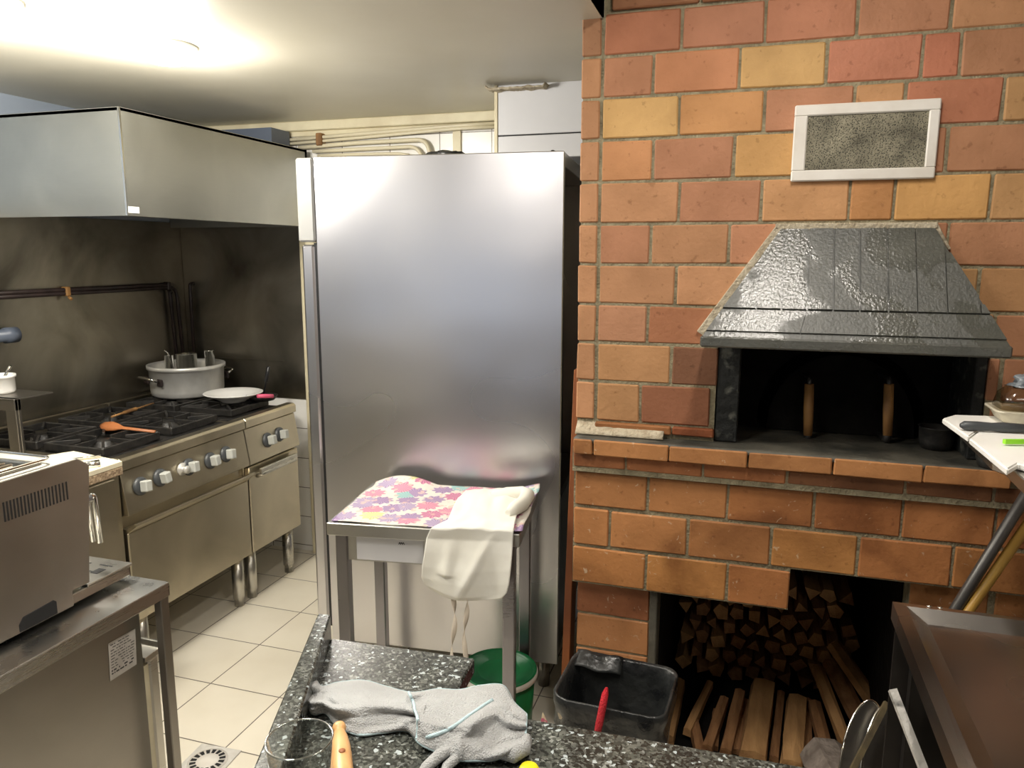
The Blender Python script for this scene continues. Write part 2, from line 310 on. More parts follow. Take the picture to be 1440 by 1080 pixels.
def tilemat(name, sx, sy, ox, oy, plane, col, joint, jw=.004, rough=.3, var=.04):
    "tiles by object coordinates measured in world (object origin handled with Geometry position)"
    m, nt, b, L = newmat(name)
    g = N(nt, 'ShaderNodeNewGeometry'); s = N(nt, 'ShaderNodeSeparateXYZ'); L.new(g.outputs['Position'], s.inputs[0])
    def axis(out, size, off):
        a = N(nt, 'ShaderNodeMath', operation='SUBTRACT'); L.new(out, a.inputs[0]); a.inputs[1].default_value = off
        d = N(nt, 'ShaderNodeMath', operation='DIVIDE'); L.new(a.outputs[0], d.inputs[0]); d.inputs[1].default_value = size
        fl = N(nt, 'ShaderNodeMath', operation='FLOOR'); L.new(d.outputs[0], fl.inputs[0])
        fr = N(nt, 'ShaderNodeMath', operation='SUBTRACT'); L.new(d.outputs[0], fr.inputs[0]); L.new(fl.outputs[0], fr.inputs[1])
        c = N(nt, 'ShaderNodeMath', operation='SUBTRACT'); L.new(fr.outputs[0], c.inputs[0]); c.inputs[1].default_value = .5
        ab = N(nt, 'ShaderNodeMath', operation='ABSOLUTE'); L.new(c.outputs[0], ab.inputs[0])
        gt = N(nt, 'ShaderNodeMath', operation='GREATER_THAN'); L.new(ab.outputs[0], gt.inputs[0]); gt.inputs[1].default_value = .5-jw/size/2
        return gt.outputs[0], fl.outputs[0]
    i, j = {'xy': (0, 1), 'xz': (0, 2), 'yz': (1, 2)}[plane]
    j1, f1 = axis(s.outputs[i], sx, ox); j2, f2 = axis(s.outputs[j], sy, oy)
    mxx = N(nt, 'ShaderNodeMath', operation='MAXIMUM'); L.new(j1, mxx.inputs[0]); L.new(j2, mxx.inputs[1])
    cb = N(nt, 'ShaderNodeCombineXYZ'); L.new(f1, cb.inputs[0]); L.new(f2, cb.inputs[1])
    wn = N(nt, 'ShaderNodeTexWhiteNoise'); L.new(cb.outputs[0], wn.inputs['Vector'])
    r = ramp(nt, [(0, tuple(c*(1-var) for c in col[:3])), (1, tuple(min(1, c*(1+var)) for c in col[:3]))]); L.new(wn.outputs['Value'], r.inputs['Fac'])
    nz = N(nt, 'ShaderNodeTexNoise'); nz.inputs['Scale'].default_value = 4; nz.inputs['Detail'].default_value = 5; L.new(g.outputs['Position'], nz.inputs['Vector'])
    rz = ramp(nt, [(.3, (.93, .92, .90, 1)), (.6, (1, 1, 1, 1))]); L.new(nz.outputs['Fac'], rz.inputs['Fac'])
    mm = N(nt, 'ShaderNodeMix', data_type='RGBA', blend_type='MULTIPLY'); mm.inputs[0].default_value = 1; L.new(r.outputs['Color'], mm.inputs[6]); L.new(rz.outputs['Color'], mm.inputs[7])
    mx = N(nt, 'ShaderNodeMix', data_type='RGBA'); mx.inputs[7].default_value = joint
    L.new(mxx.outputs[0], mx.inputs[0]); L.new(mm.outputs[2], mx.inputs[6]); L.new(mx.outputs[2], b.inputs['Base Color'])
    b.inputs['Roughness'].default_value = rough
    iv = N(nt, 'ShaderNodeMath', operation='SUBTRACT'); iv.inputs[0].default_value = 1; L.new(mxx.outputs[0], iv.inputs[1])
    bp = N(nt, 'ShaderNodeBump'); bp.inputs['Strength'].default_value = .5; bp.inputs['Distance'].default_value = .002
    L.new(iv.outputs[0], bp.inputs['Height']); L.new(bp.outputs['Normal'], b.inputs['Normal'])
    return m
T = .3037
M['floor'] = tilemat('floor_tiles', T, T, -1.889, 2.484, 'xy', (.76, .71, .60), (.13, .11, .09, 1), jw=.0045, rough=.33)
M['walltile'] = tilemat('white_wall_tiles', .26, .165, -2.225, .03, 'xz', (.86, .85, .82), (.16, .14, .12, 1), jw=.004, rough=.2)
def matpattern():
    m, nt, b, L = newmat('floral_oilcloth'); b.inputs['Roughness'].default_value = .45; v = coords(nt)
    vo = N(nt, 'ShaderNodeTexVoronoi'); vo.inputs['Scale'].default_value = 13; vo.voronoi_dimensions = '2D'; L.new(v, vo.inputs['Vector'])
    sb = N(nt, 'ShaderNodeVectorMath', operation='SCALE'); L.new(v, sb.inputs[0]); sb.inputs['Scale'].default_value = 13
    df = N(nt, 'ShaderNodeVectorMath', operation='SUBTRACT'); L.new(v, df.inputs[0]); L.new(vo.outputs['Position'], df.inputs[1])
    sx = N(nt, 'ShaderNodeSeparateXYZ'); L.new(df.outputs[0], sx.inputs[0])
    an = N(nt, 'ShaderNodeMath', operation='ARCTAN2'); L.new(sx.outputs[1], an.inputs[0]); L.new(sx.outputs[0], an.inputs[1])
    a8 = N(nt, 'ShaderNodeMath', operation='MULTIPLY'); L.new(an.outputs[0], a8.inputs[0]); a8.inputs[1].default_value = 9
    si = N(nt, 'ShaderNodeMath', operation='SINE'); L.new(a8.outputs[0], si.inputs[0])
    th = N(nt, 'ShaderNodeMath', operation='MULTIPLY_ADD'); L.new(si.outputs[0], th.inputs[0]); th.inputs[1].default_value = .07; th.inputs[2].default_value = .47
    lt = N(nt, 'ShaderNodeMath', operation='LESS_THAN'); L.new(vo.outputs['Distance'], lt.inputs[0]); L.new(th.outputs[0], lt.inputs[1])
    sc = N(nt, 'ShaderNodeSeparateColor'); L.new(vo.outputs['Color'], sc.inputs[0])
    r = ramp(nt, [(0, (.44, .17, .27, 1)), (.2, (.28, .20, .34, 1)), (.42, (.52, .22, .30, 1)), (.6, (.33, .27, .40, 1)), (.8, (.54, .54, .24, 1)), (.9, (.24, .42, .41, 1))]); r.color_ramp.interpolation = 'CONSTANT'
    L.new(sc.outputs[0], r.inputs['Fac'])
    # petal veins
    vn = N(nt, 'ShaderNodeMath', operation='MULTIPLY'); L.new(an.outputs[0], vn.inputs[0]); vn.inputs[1].default_value = 18
    vs = N(nt, 'ShaderNodeMath', operation='SINE'); L.new(vn.outputs[0], vs.inputs[0])
    rv = ramp(nt, [(.0, (1.25, 1.2, 1.2, 1)), (1, (.7, .7, .72, 1))]); L.new(vs.outputs[0], rv.inputs['Fac'])
    mv = N(nt, 'ShaderNodeMix', data_type='RGBA', blend_type='MULTIPLY'); mv.inputs[0].default_value = 1; L.new(r.outputs['Color'], mv.inputs[6]); L.new(rv.outputs['Color'], mv.inputs[7])
    mx = N(nt, 'ShaderNodeMix', data_type='RGBA'); mx.inputs[6].default_value = (.62, .59, .53, 1)
    L.new(lt.outputs[0], mx.inputs[0]); L.new(mv.outputs[2], mx.inputs[7])
    # scattered small yellow / pink sprigs
    n = N(nt, 'ShaderNodeTexNoise'); n.inputs['Scale'].default_value = 38; n.inputs['Detail'].default_value = 2; L.new(v, n.inputs['Vector'])
    rn = ramp(nt, [(.60, (0, 0, 0, 1)), (.62, (.8, .8, .8, 1))]); L.new(n.outputs['Fac'], rn.inputs['Fac'])
    m2 = N(nt, 'ShaderNodeMix', data_type='RGBA'); m2.inputs[7].default_value = (.60, .42, .36, 1); L.new(rn.outputs['Color'], m2.inputs[0]); L.new(mx.outputs[2], m2.inputs[6])
    L.new(m2.outputs[2], b.inputs['Base Color']); return m
M['oilcloth'] = matpattern()
def meshmat():
    m, nt, b, L = newmat('dusty_perforated_metal'); v = coords(nt, (1, 1, 1))
    w = N(nt, 'ShaderNodeTexVoronoi'); w.inputs['Scale'].default_value = 260; L.new(v, w.inputs['Vector'])
    r = ramp(nt, [(.22, (.008, .008, .007, 1)), (.42, (.20, .19, .15, 1))]); L.new(w.outputs['Distance'], r.inputs['Fac'])
    n = N(nt, 'ShaderNodeTexNoise'); n.inputs['Scale'].default_value = 14; n.inputs['Detail'].default_value = 6; L.new(v, n.inputs['Vector'])
    rn = ramp(nt, [(.3, (.45, .43, .38, 1)), (.7, (1.6, 1.55, 1.4, 1))]); L.new(n.outputs['Fac'], rn.inputs['Fac'])
    mx = N(nt, 'ShaderNodeMix', data_type='RGBA', blend_type='MULTIPLY'); mx.inputs[0].default_value = 1; L.new(r.outputs['Color'], mx.inputs[6]); L.new(rn.outputs['Color'], mx.inputs[7])
    L.new(mx.outputs[2], b.inputs['Base Color']); b.inputs['Roughness'].default_value = .7; b.inputs['Metallic'].default_value = .2
    bp = N(nt, 'ShaderNodeBump'); bp.inputs['Strength'].default_value = .6; bp.inputs['Distance'].default_value = .003; L.new(w.outputs['Distance'], bp.inputs['Height']); L.new(bp.outputs['Normal'], b.inputs['Normal'])
    return m
M['perf'] = meshmat()
def ovenhood():
    m, nt, b, L = newmat('black_painted_masonry'); v = coords(nt)
    n = N(nt, 'ShaderNodeTexNoise'); n.inputs['Scale'].default_value = 7; n.inputs['Detail'].default_value = 5; n.inputs['Distortion'].default_value = .5; L.new(v, n.inputs['Vector'])
    r = ramp(nt, [(.3, (.050, .052, .045, 1)), (.7, (.095, .096, .083, 1))]); L.new(n.outputs['Fac'], r.inputs['Fac']); L.new(r.outputs['Color'], b.inputs['Base Color'])
    rr = ramp(nt, [(.46, (.50, .5, .5, 1)), (.50, (.22, .2, .2, 1))]); L.new(n.outputs['Fac'], rr.inputs['Fac']); L.new(rr.outputs['Color'], b.inputs['Roughness'])
    n2 = N(nt, 'ShaderNodeTexNoise'); n2.inputs['Scale'].default_value = 130; n2.inputs['Detail'].default_value = 4; L.new(v, n2.inputs['Vector'])
    bp = N(nt, 'ShaderNodeBump'); bp.inputs['Strength'].default_value = .45; bp.inputs['Distance'].default_value = .004; L.new(n2.outputs['Fac'], bp.inputs['Height']); L.new(bp.outputs['Normal'], b.inputs['Normal'])
    b.inputs['Specular IOR Level'].default_value = .8
    return m
M['ovenhood'] = ovenhood()

# ================================================================== SETTING
CEIL = 2.26; XL = -2.97; YB = 3.44
bm = BM(); box(bm, -3.2, 2.4, -2.8, 3.7, -.1, 0); struct('floor', bm, M['floor'])
bm = BM(); box(bm, -3.2, -.43, -2.8, 3.7, CEIL, CEIL+.1)
box(bm, -.43, 2.4, -2.8, 2.5, 2.56, 2.66); box(bm, -.435, -.43, -2.8, 2.199, CEIL, 2.6); struct('ceiling', bm, M['ceiling'])
bm = BM(); box(bm, -3.17, XL, -2.8, 3.64, 0, CEIL); struct('wall_left', bm, M['shadedwall'])
bm = BM(); box(bm, XL, -.3, YB, 3.64, 0, CEIL); struct('wall_back', bm, M['walltile'])
bm = BM(); box(bm, 2.2, 2.4, -2.8, 2.3, 0, 2.56); struct('wall_right', bm, M['wallpaint'])
# wall behind the viewer, with one wide window
bm = BM(); wy0, wy1 = -2.8, -2.6
for a in ((-3.17, -2.85, 0, 2.56), (-.75, 2.4, 0, 2.56), (-2.85, -.75, 0, .75), (-2.85, -.75, 1.85, 2.56)): box(bm, a[0], a[1], wy0, wy1, a[2], a[3])
struct('wall_front', bm, M['wallpaint'])
bm = BM()
for a in ((-2.85, -2.8, .75, 1.85), (-.8, -.75, .75, 1.85), (-2.8, -.8, .75, .80), (-2.8, -.8, 1.80, 1.85), (-1.83, -1.77, .80, 1.80)): box(bm, a[0], a[1], -2.74, -2.66, a[2], a[3], .004)
wf = struct('window_1', bm, M['whitepaint'])
bm = BM(); box(bm, -2.8, -.8, -2.702, -2.698, .8, 1.8); o = obj('pane', bm, M['glass'], wf)
bm = BM(); box(bm, -1.25, .9, -1.7, -1.1, 0, .72, .01); struct('reflection_block', bm, M['darkpanel'])  # unseen dark block added to show in the refrigerator's reflection
# cream painted timber beside the splashback
bm = BM(); box(bm, -2.215, -2.165, YB-.03, YB, .0, 1.9, .003); box(bm, -2.165, -2.10, YB-.055, YB, 0, 1.9, .004); box(bm, -2.10, -2.03, YB-.02, YB, 0, 1.9, .003)
struct('trim_1', bm, M['cream'])
bm = BM(); box(bm, XL, -1.005, YB-.035, YB, 2.215, CEIL, .004); box(bm, XL, -1.005, YB-.012, YB, 2.19, 2.215, .003); struct('trim_2', bm, M['cream'])
bm = BM(); box(bm, -1.375, -1.335, YB-.012, YB, 1.9, 2.19, .002); struct('trim_3', bm, M['cream'])
# boxed-in bulkhead over the refrigerator
bm = BM(); BY = 2.93
box(bm, -.985, -.44, BY, YB, 2.075, CEIL, .002); box(bm, -.985, -.44, BY, YB, 1.985, 2.07, .002); box(bm, -.99, -.445, BY+.004, YB, 1.99, CEIL, 0, 1)
box(bm, -.998, -.984, BY-.004, YB, 1.985, CEIL, .002, 2)
t = obj('trim_4', bm, [M['laminate'], M['darkgap'], M['cream']]); t['kind'] = 'structure'
bm = BM()
grid(bm, lambda u, v: V(-1.02+.24*u, BY-.05+.06*v, CEIL-.004-.016*(1+.5*noise.noise(V(u*9, v*5, 1)))*(1 if .02 < u < .98 else .3)), 24, 4)
o = obj('trim_5', bm, M['mortarlight'], solid=.006); o['kind'] = 'structure'

# ================================================================== BRICK WALL AND PIZZA OVEN
PAL = [(196, 144, 104), (192, 138, 102), (200, 150, 104), (190, 134, 100), (204, 158, 108), (188, 132, 98), (197, 148, 102), (193, 140, 106)]
PALD = [(182, 126, 76), (176, 118, 72), (190, 136, 80), (170, 112, 68), (184, 130, 76), (178, 124, 78)]
def brickmesh(rows, pal, name, mats, parent=None, kind=None):
    bm = BM(); col = []
    for (x0, x1, z0, z1, yf, dep, c) in rows:
        n0 = len(bm.faces); j = lambda: random.uniform(-.0015, .0015)
        yy = yf+random.uniform(-.0015, .0015)
        p = [(x0+j(), yy, z0+j()), (x1+j(), yy, z0+j()), (x1, yf+dep, z0), (x0, yf+dep, z0), (x0+j(), yy, z1+j()), (x1+j(), yy, z1+j()), (x1, yf+dep, z1), (x0, yf+dep, z1)]
        hexa(bm, p, .0035); cc = srgb(*c) if c else srgb(*random.choice(pal)); k = random.uniform(.92, 1.08)
        col += [(cc[0]*k, cc[1]*k, cc[2]*k, 1)]*(len(bm.faces)-n0)
    o = obj(name, bm, mats, parent, normals=True)
    a = o.data.color_attributes.new('Col', 'FLOAT_COLOR', 'CORNER')
    for p, c in zip(o.data.polygons, col):
        for li in p.loop_indices: a.data[li].color = c
    if kind: o['kind'] = kind
    return o
J = .004
ZR = [2.385, 2.272, 2.160, 2.048, 1.936, 1.820, 1.703, 1.588, 1.473, 1.360, 1.243, 1.124]
ROWS = {0: [-.41, -.17, .05, .27, .49, .71, .93], 1: [-.217, -.004, .216, .427, .65, .87], 2: [-.29, -.063, .151, .372, .456, .68, .9], 3: [-.216, .006, .223, .341, .558, .78], 4: [-.284, -.067, .15, .446, .66, .88],
        5: [-.208, .011, .23, .336, .553, .77], 6: [-.282, -.068, .15, .37, .468, .69, .9], 7: [-.208, .007, .22, .44, .548, .77], 8: [-.284, -.068, .15, .37, .594, .81], 9: [-.212, 0, .62, .84], 10: [-.297, -.095, .60, .82]}
spec = {(9, 1): (140, 96, 70), (10, 1): (150, 98, 70), (8, 1): (176, 118, 84), (1, 0): (184, 120, 88), (1, 1): (188, 128, 96), (1, 2): (186, 124, 92), (2, 1): (196, 134, 94), (2, 2): (216, 172, 110), (2, 3): (204, 134, 104), (2, 4): (196, 124, 94), (3, 0): (220, 176, 114), (3, 1): (206, 150, 96),
        (4, 2): (216, 166, 104), (5, 4): (214, 164, 102), (4, 0): (202, 144, 98), (5, 3): (206, 148, 94), (3, 4): (196, 128, 96)}
rows = []
for i in range(11):
    z1, z0 = ZR[i]-J, ZR[i+1]+J
    xs = [-.430]+ROWS[i]+[1.1, 1.32, 1.54, 1.76, 1.98, 2.19]
    if i > 0: rows.append((-.49, -.432-J, z0, z1, 2.2, .07, (196, 144, 104) if i > 1 else (176, 128, 94)))
    for k in range(len(xs)-1):
        a, b = xs[k]+J, xs[k+1]-J
        if b-a < .02: continue
        if i == 0: rows.append((a, b, z0, z1+.05, 2.19, .07, (170, 118, 84))); continue
        c = spec.get((i, k))
        if i >= 9:      # mouth of the oven
            if a < -.08 < b: b = -.082
            elif a < .588 < b: a = .59
            elif -.08 <= a and b <= .588: continue
        if b-a > .015: rows.append((a, b, z0, z1, 2.2, .07, c))
o = brickmesh(rows, PAL, 'wall_brick', [M['brick']], None, 'structure')
bm = BM()      # masonry core and mortar behind the brick faces
for a in ((-.486, -.084, 2.2045, 3.35, .62, 2.56), (.592, 2.2, 2.2045, 3.35, .76, 2.56), (-.084, .592, 2.2045, 3.35, 1.42, 2.56)): box(bm, *a)
struct('wall_core', bm, M['mortar'])

ov = thing('pizza_oven', 'brick pizza oven with black sloping hood and sooty mouth', 'oven', (.24, 2.3, 0))
# lower courses
rows = []
for i, (z0, z1, xs) in enumerate(((.864, .974, [-.484, -.262, -.035, .196, .418, .637, .86, 1.08, 1.3, 1.52, 1.74, 1.96, 2.19]), (.739, .856, [-.487, -.374, -.142, .09, .317, .548, .77, .99, 1.21, 1.43, 1.65, 1.87, 2.19]), (.614, .731, [-.489, -.261, -.024, .150]))):
    for a, b in zip(xs, xs[1:]): rows.append((a+J, b-J, z0+.002, z1-.002, 2.17, .075, None))
for a, b in zip([-.486, -.327, -.106, .119, .414, .62, .84, 1.06, 1.28], [-.327, -.106, .119, .414, .62, .84, 1.06, 1.28, 2.19]): rows.append((a+.003, b-.003, .992, 1.032, 2.148, .09, (132, 90, 60) if a > -.1 else (170, 112, 72)))
for a, b in zip([-.480, -.42, -.201, .013, .231, .447], [-.42, -.201, .013, .231, .447, .648]): rows.append((a+.002, b-.002, 1.037, 1.083, 2.118, .10, (176, 124, 78)))
z = .60        # pillars either side of the wood store
while z > .02:
    rows.append((-.480, -.252, max(z-.108, 0), z, 2.222, .07, (152, 98, 66) if z > .5 else (186, 132, 88)))
    z -= .116
z = .735
while z > .02:
    for a, b in ((.462, .66), (.668, .88), (.888, 1.1), (1.108, 1.32)): rows.append((a+J, b-J, max(z-.108, 0), z, 2.222, .07, None))
    z -= .116
brickmesh(rows, PALD, 'brick_base', [M['brickdirty']], ov)
bm = BM()
box(bm, -.487, 2.19, 2.176, 2.30, .737, .976); box(bm, -.487, .146, 2.176, 2.30, .612, .737); box(bm, -.487, 2.19, 2.152, 2.25, .976, 1.05)
box(bm, -.478, -.228, 2.226, 3.2, 0, .612); box(bm, .464, 2.19, 2.226, 3.2, 0, .737)
box(bm, -.24, .48, 3.12, 3.25, 0, .75); box(bm, -.25, .48, 2.3, 3.2, .74, .80)
obj('base_core', bm, M['mortar'], ov)
bm = BM(); box(bm, -.226, .462, 2.20, 3.12, .0005, .008); box(bm, -.226, -.222, 2.30, 3.12, .008, .61); box(bm, .458, .463, 2.30, 3.12, .008, .735); box(bm, -.225, .462, 3.105, 3.119, .0, .735); obj('store_lining', bm, M['soot'], ov)
bm = BM(); box(bm, -.487, 2.19, 2.155, 2.20, .976, .9885, .003); obj('mortar_line', bm, M['mortarlight'], ov)
bm = BM(); box(bm, -.249, -.226, 2.205, 2.3, 0, .612, .003); obj('store_jamb', bm, M['sootstone'], ov)
# hearth slab
bm = BM()
def slab(u, v):
    x = -.478+u*1.13; y = 2.122+v*.80
    return V(x, y, 1.0845+.0015*noise.noise(V(x*12, y*12, 0)))
grid(bm, slab, 60, 30); g = list(bm.faces)
r = bmesh.ops.extrude_face_region(bm, geom=g); bmesh.ops.translate(bm, verts=[q for q in r['geom'] if isinstance(q, bmesh.types.BMVert)], vec=(0, 0, -.012))
obj('hearth_slab', bm, M['sootstone'], ov)
bm = BM(); grid(bm, lambda u, v: V(-.484+.26*u, 2.165+.036*v, 1.088+.03*v+.004*noise.noise(V(u*20, v*6, 3))), 20, 4); obj('mortar_fillet', bm, M['mortarlight'], ov, solid=.006)
rows = [(-.43, -.205, 1.098, 1.122, 2.186, .04, (150, 100, 60)), (-.20, -.083, 1.098, 1.122, 2.186, .04, (140, 80, 48))]
brickmesh(rows, PALD, 'thin_course', [M['brickdirty']], ov)
# mouth: jambs, back wall with arch, dark chamber
bm = BM()
box(bm, -.081, -.020, 2.206, 2.46, 1.086, 1.42, .003); obj('mouth_jamb', bm, M['jamb'], ov)
bm = BM(); box(bm, .562, .589, 2.206, 2.46, 1.086, 1.42, .003); obj('mouth_jamb', bm, M['jamb'], ov)
bm = BM(); cx, rr, zc = .27, .235, 1.12
prev = None
pts = [(cx+rr*math.cos(PI*k/20), zc+rr*math.sin(PI*k/20)) for k in range(21)]; pts = [(cx+rr, 1.086)]+pts+[(cx-rr, 1.086)]
outer = [(.6, 1.086)]+[(cx+.45*math.cos(PI*k/20), 1.086+.45*math.sin(PI*k/20)) for k in range(21)]+[(-.09, 1.086)]
vs = [V(p[0], 2.44, p[1]) for p in pts]+[V(max(-.09, min(.6, p[0])), 2.44, min(1.45, p[1])) for p in outer]+[V(p[0], 2.56, p[1]) for p in pts]
n = len(pts)
geo(bm, vs, [(i, i+1, n+i+1, n+i) for i in range(n-1)]+[(i+1, i, 2*n+i, 2*n+i+1) for i in range(n-1)]); obj('arch', bm, M['soot'], ov, normals=False)
bm = BM(); lathe(bm, [(.44*math.cos(PI/2*k/8), 1.086+.42*math.sin(PI/2*k/8)) for k in range(9)], (.27, 2.93, 0), 28); obj('baking_chamber', bm, M['soot'], ov)
# black door standing in the arch with two wooden grips
bm = BM(); pts = [(cx+.205*math.cos(PI*k/16), 1.10+.225*math.sin(PI*k/16)) for k in range(17)]; prism(bm, [(cx+.205, 1.088)]+pts+[(cx-.205, 1.088)], 'y', 2.415, 2.425)
door = obj('oven_door', bm, M['soot'], ov)
for px in (1138, 1250):
    a = at(px, 540, 'y', 2.34); b = at(px-2, 612, 'y', 2.335)
    bm = BM(); tube(bm, [a, a*.5+b*.5, b], [.0135, .0145, .0125], 10)
    h = obj('handle', bm, M['handlewood'], door)
    for q, s in ((a, 1), (b, -1)):
        bm = BM(); tube(bm, arc([q-V(0, 0, s*.012), q+V(0, 0, s*.014), q+V(-.012, .085, s*.014)], .01), .0075 if s > 0 else .011, 8)
        obj('bracket', bm, M['black'], h)
# sloping hood
bm = BM()
HT = dict(x0=.066, x1=.428, z=1.684, y=2.172); HB = dict(x0=-.118, x1=.577, z=1.408, y=2.0)
def hp(u, z, out=0):
    t = (HT['z']-z)/(HT['z']-HB['z']); x0 = HT['x0']+(HB['x0']-HT['x0'])*t; x1 = HT['x1']+(HB['x1']-HT['x1'])*t
    y = HT['y']+(HB['y']-HT['y'])*t; nrm = V(0, -.85, .53)
    return V(x0+(x1-x0)*u, y, z)+nrm*out
def hx(x, z, out=0):
    t = (HT['z']-z)/(HT['z']-HB['z']); x0 = HT['x0']+(HB['x0']-HT['x0'])*t; x1 = HT['x1']+(HB['x1']-HT['x1'])*t
    return hp(max(0, min(1, (x-x0)/(x1-x0))), z, out)
geo(bm, [hp(0, 1.684), hp(1, 1.684), hp(1, 1.408), hp(0, 1.408), V(-.118, 2.0, 1.385), V(.577, 2.0, 1.385), V(.428, 2.21, 1.684), V(.066, 2.21, 1.684), V(-.118, 2.21, 1.385), V(.577, 2.21, 1.385)],
    [(0, 1, 2, 3), (3, 2, 5, 4), (0, 7, 6, 1), (7, 0, 3, 4, 8), (1, 6, 9, 5, 2)])
bounds = [-.12, .012, .073, .134, .195, .256, .320, .385, .45, .52, .60]
for k in range(10):                     # upright planks
    x0, x1 = bounds[k]+.0022, bounds[k+1]-.0022; o_ = random.uniform(.005, .009)
    if k >= 7: x0 -= .002; o_ = .006
    zt, zb = 1.682, 1.480
    # left/right clipping against the slanted sides
    def xr(z):
        t = (HT['z']-z)/(HT['z']-HB['z']); return HT['x0']+(HB['x0']-HT['x0'])*t, HT['x1']+(HB['x1']-HT['x1'])*t
    nz = 10; L_, R_ = [], []
    for i in range(nz+1):
        z = zt+(zb-zt)*i/nz; a, b = xr(z)
        if min(x1, b)-max(x0, a) > .001: L_.append((max(x0, a), z)); R_.append((min(x1, b), z))
    if len(L_) > 1:
        pl = L_+R_[::-1]; vs = [hx(x, z, o_) for x, z in pl]+[hx(x, z, 0) for x, z in pl]; n = len(pl)
        geo(bm, vs, [tuple(range(n))]+[(i, (i+1) % n, n+(i+1) % n, n+i) for i in range(n)])
for a, b, zt, zb in ((0, .335, 1.476, 1.424), (.338, .66, 1.476, 1.424), (.66, 1, 1.476, 1.424)):
    vs = [hp(a, zt, .005), hp(b, zt, .005), hp(b, zb, .005), hp(a, zb, .005), hp(a, zt), hp(b, zt), hp(b, zb), hp(a, zb)]
    geo(bm, vs, [(0, 1, 2, 3), (0, 4, 5, 1), (1, 5, 6, 2), (2, 6, 7, 3), (3, 7, 4, 0)])
box(bm, -.121, .580, 1.994, 2.02, 1.383, 1.411, .004)
o = obj('hood', bm, M['ovenhood'], ov); o['label'] = 'black painted sloping hood over the oven mouth'
bm = BM()       # mortar seam round the hood
def strip(p, q, w0, w1):
    p, q = Vector(p), Vector(q); d = (q-p).normalized(); nn = V(-d.z, 0, d.x)
    hexa(bm, [p, q, q+V(0, .02, 0), p+V(0, .02, 0), p+nn*w0, q+nn*w1, q+nn*w1+V(0, .02, 0), p+nn*w0+V(0, .02, 0)], .002)
strip((-.125, 2.188, 1.392), (.066, 2.188, 1.684), .022, .018); strip((.05, 2.188, 1.684), (.440, 2.188, 1.684), .016, .016); strip((.430, 2.19, 1.69), (.47, 2.19, 1.63), .012, .006)
obj('hood_mortar', bm, M['mortarlight'], ov)

# ventilation grille
vg = thing('vent_grille', 'white framed dusty mesh vent grille high on the brick wall', 'vent', (.25, 2.2, 1.807))
bm = BM(); X0, X1, Z0, Z1 = .081, .421, 1.808, 2.0; e = .033
for a in ((X0, X1, Z1-e*.85, Z1), (X0, X1, Z0, Z0+e*.85), (X0, X0+e, Z0+e*.8, Z1-e*.8), (X1-e*.75, X1, Z0+e*.8, Z1-e*.8)): box(bm, a[0], a[1], 2.184, 2.199, a[2], a[3], .003)
obj('frame', bm, M['whitepaint'], vg)
bm = BM(); box(bm, X0+.028, X1-.02, 2.190, 2.196, Z0+.024, Z1-.024); obj('mesh', bm, M['perf'], vg)

# ================================================================== LEFT SIDE: HOOD, SPLASHBACK, PIPES
HX, HY, HZ0, HZ1 = -2.13, 2.21, 1.748, 2.118
eh = thing('extractor_hood', 'large brushed steel extractor hood above the range', 'extractor hood', (-2.55, 2.8, HZ0))
bm = BM(); th = .015
vs = [(XL+.002, HY), (HX, HY), (HX, YB-.06), (XL+.002, YB-.06)]
box(bm, XL+.002, HX, HY, HY+th, HZ0, HZ1); box(bm, HX-th, HX, HY+th, YB-.058, HZ0, HZ1); box(bm, XL+.002, HX, YB-.075, YB-.058, HZ0, HZ1); box(bm, XL+.002, HX, HY, YB-.06, HZ1-.012, HZ1-.002)
box(bm, HX-.04, HX-.015, HY+.02, YB-.08, HZ0, HZ0+.02); obj('canopy', bm, M['steel_hood'], eh)
bm = BM(); box(bm, HX-.006, HX+.0015, HY-.0015, HY+.005, HZ0, HZ1); obj('corner_strip', bm, M['chrome'], eh)
bm = BM(); box(bm, HX+.0004, HX+.002, HY+.005, HY+.055, HZ0+.010, HZ0+.032); o = obj('sticker', bm, M['white'], eh)
bm = BM(); 
for k in range(3): box(bm, XL+.25+.0, HX-.1, 2.3+.36*k, 2.63+.36*k, 1.85, 1.86, .002)
obj('filter', bm, M['steel_dark'], eh)
bm = BM(); box(bm, XL+.01, -2.235, 3.25, YB-.04, HZ1-.002, 2.21); obj('shade_box', bm, M['greypipe'], eh)  # dark box standing in for the bluish shadow above the hood
# splashbacks
bm = BM(); box(bm, XL+.0005, XL+.006, 1.4, YB-.001, .86, 1.775, .001); box(bm, XL+.0005, XL+.012, 2.05, YB-.001, .86, .905, .002)
tag(obj('steel_splashback', bm, M['steel_wall']), 'tarnished steel splashback on the wall behind the range, with the dark pipe across it', 'splashback')
bm = BM(); box(bm, XL+.007, -2.222, YB-.008, YB-.001, .852, 1.775, .001); box(bm, -2.76, -2.35, YB-.014, YB-.007, 1.048, 1.054, .001)
sp = tag(obj('steel_splashback', bm, M['steel_wall']), 'steel splashback panel on the end wall, right of the corner seam', 'splashback')
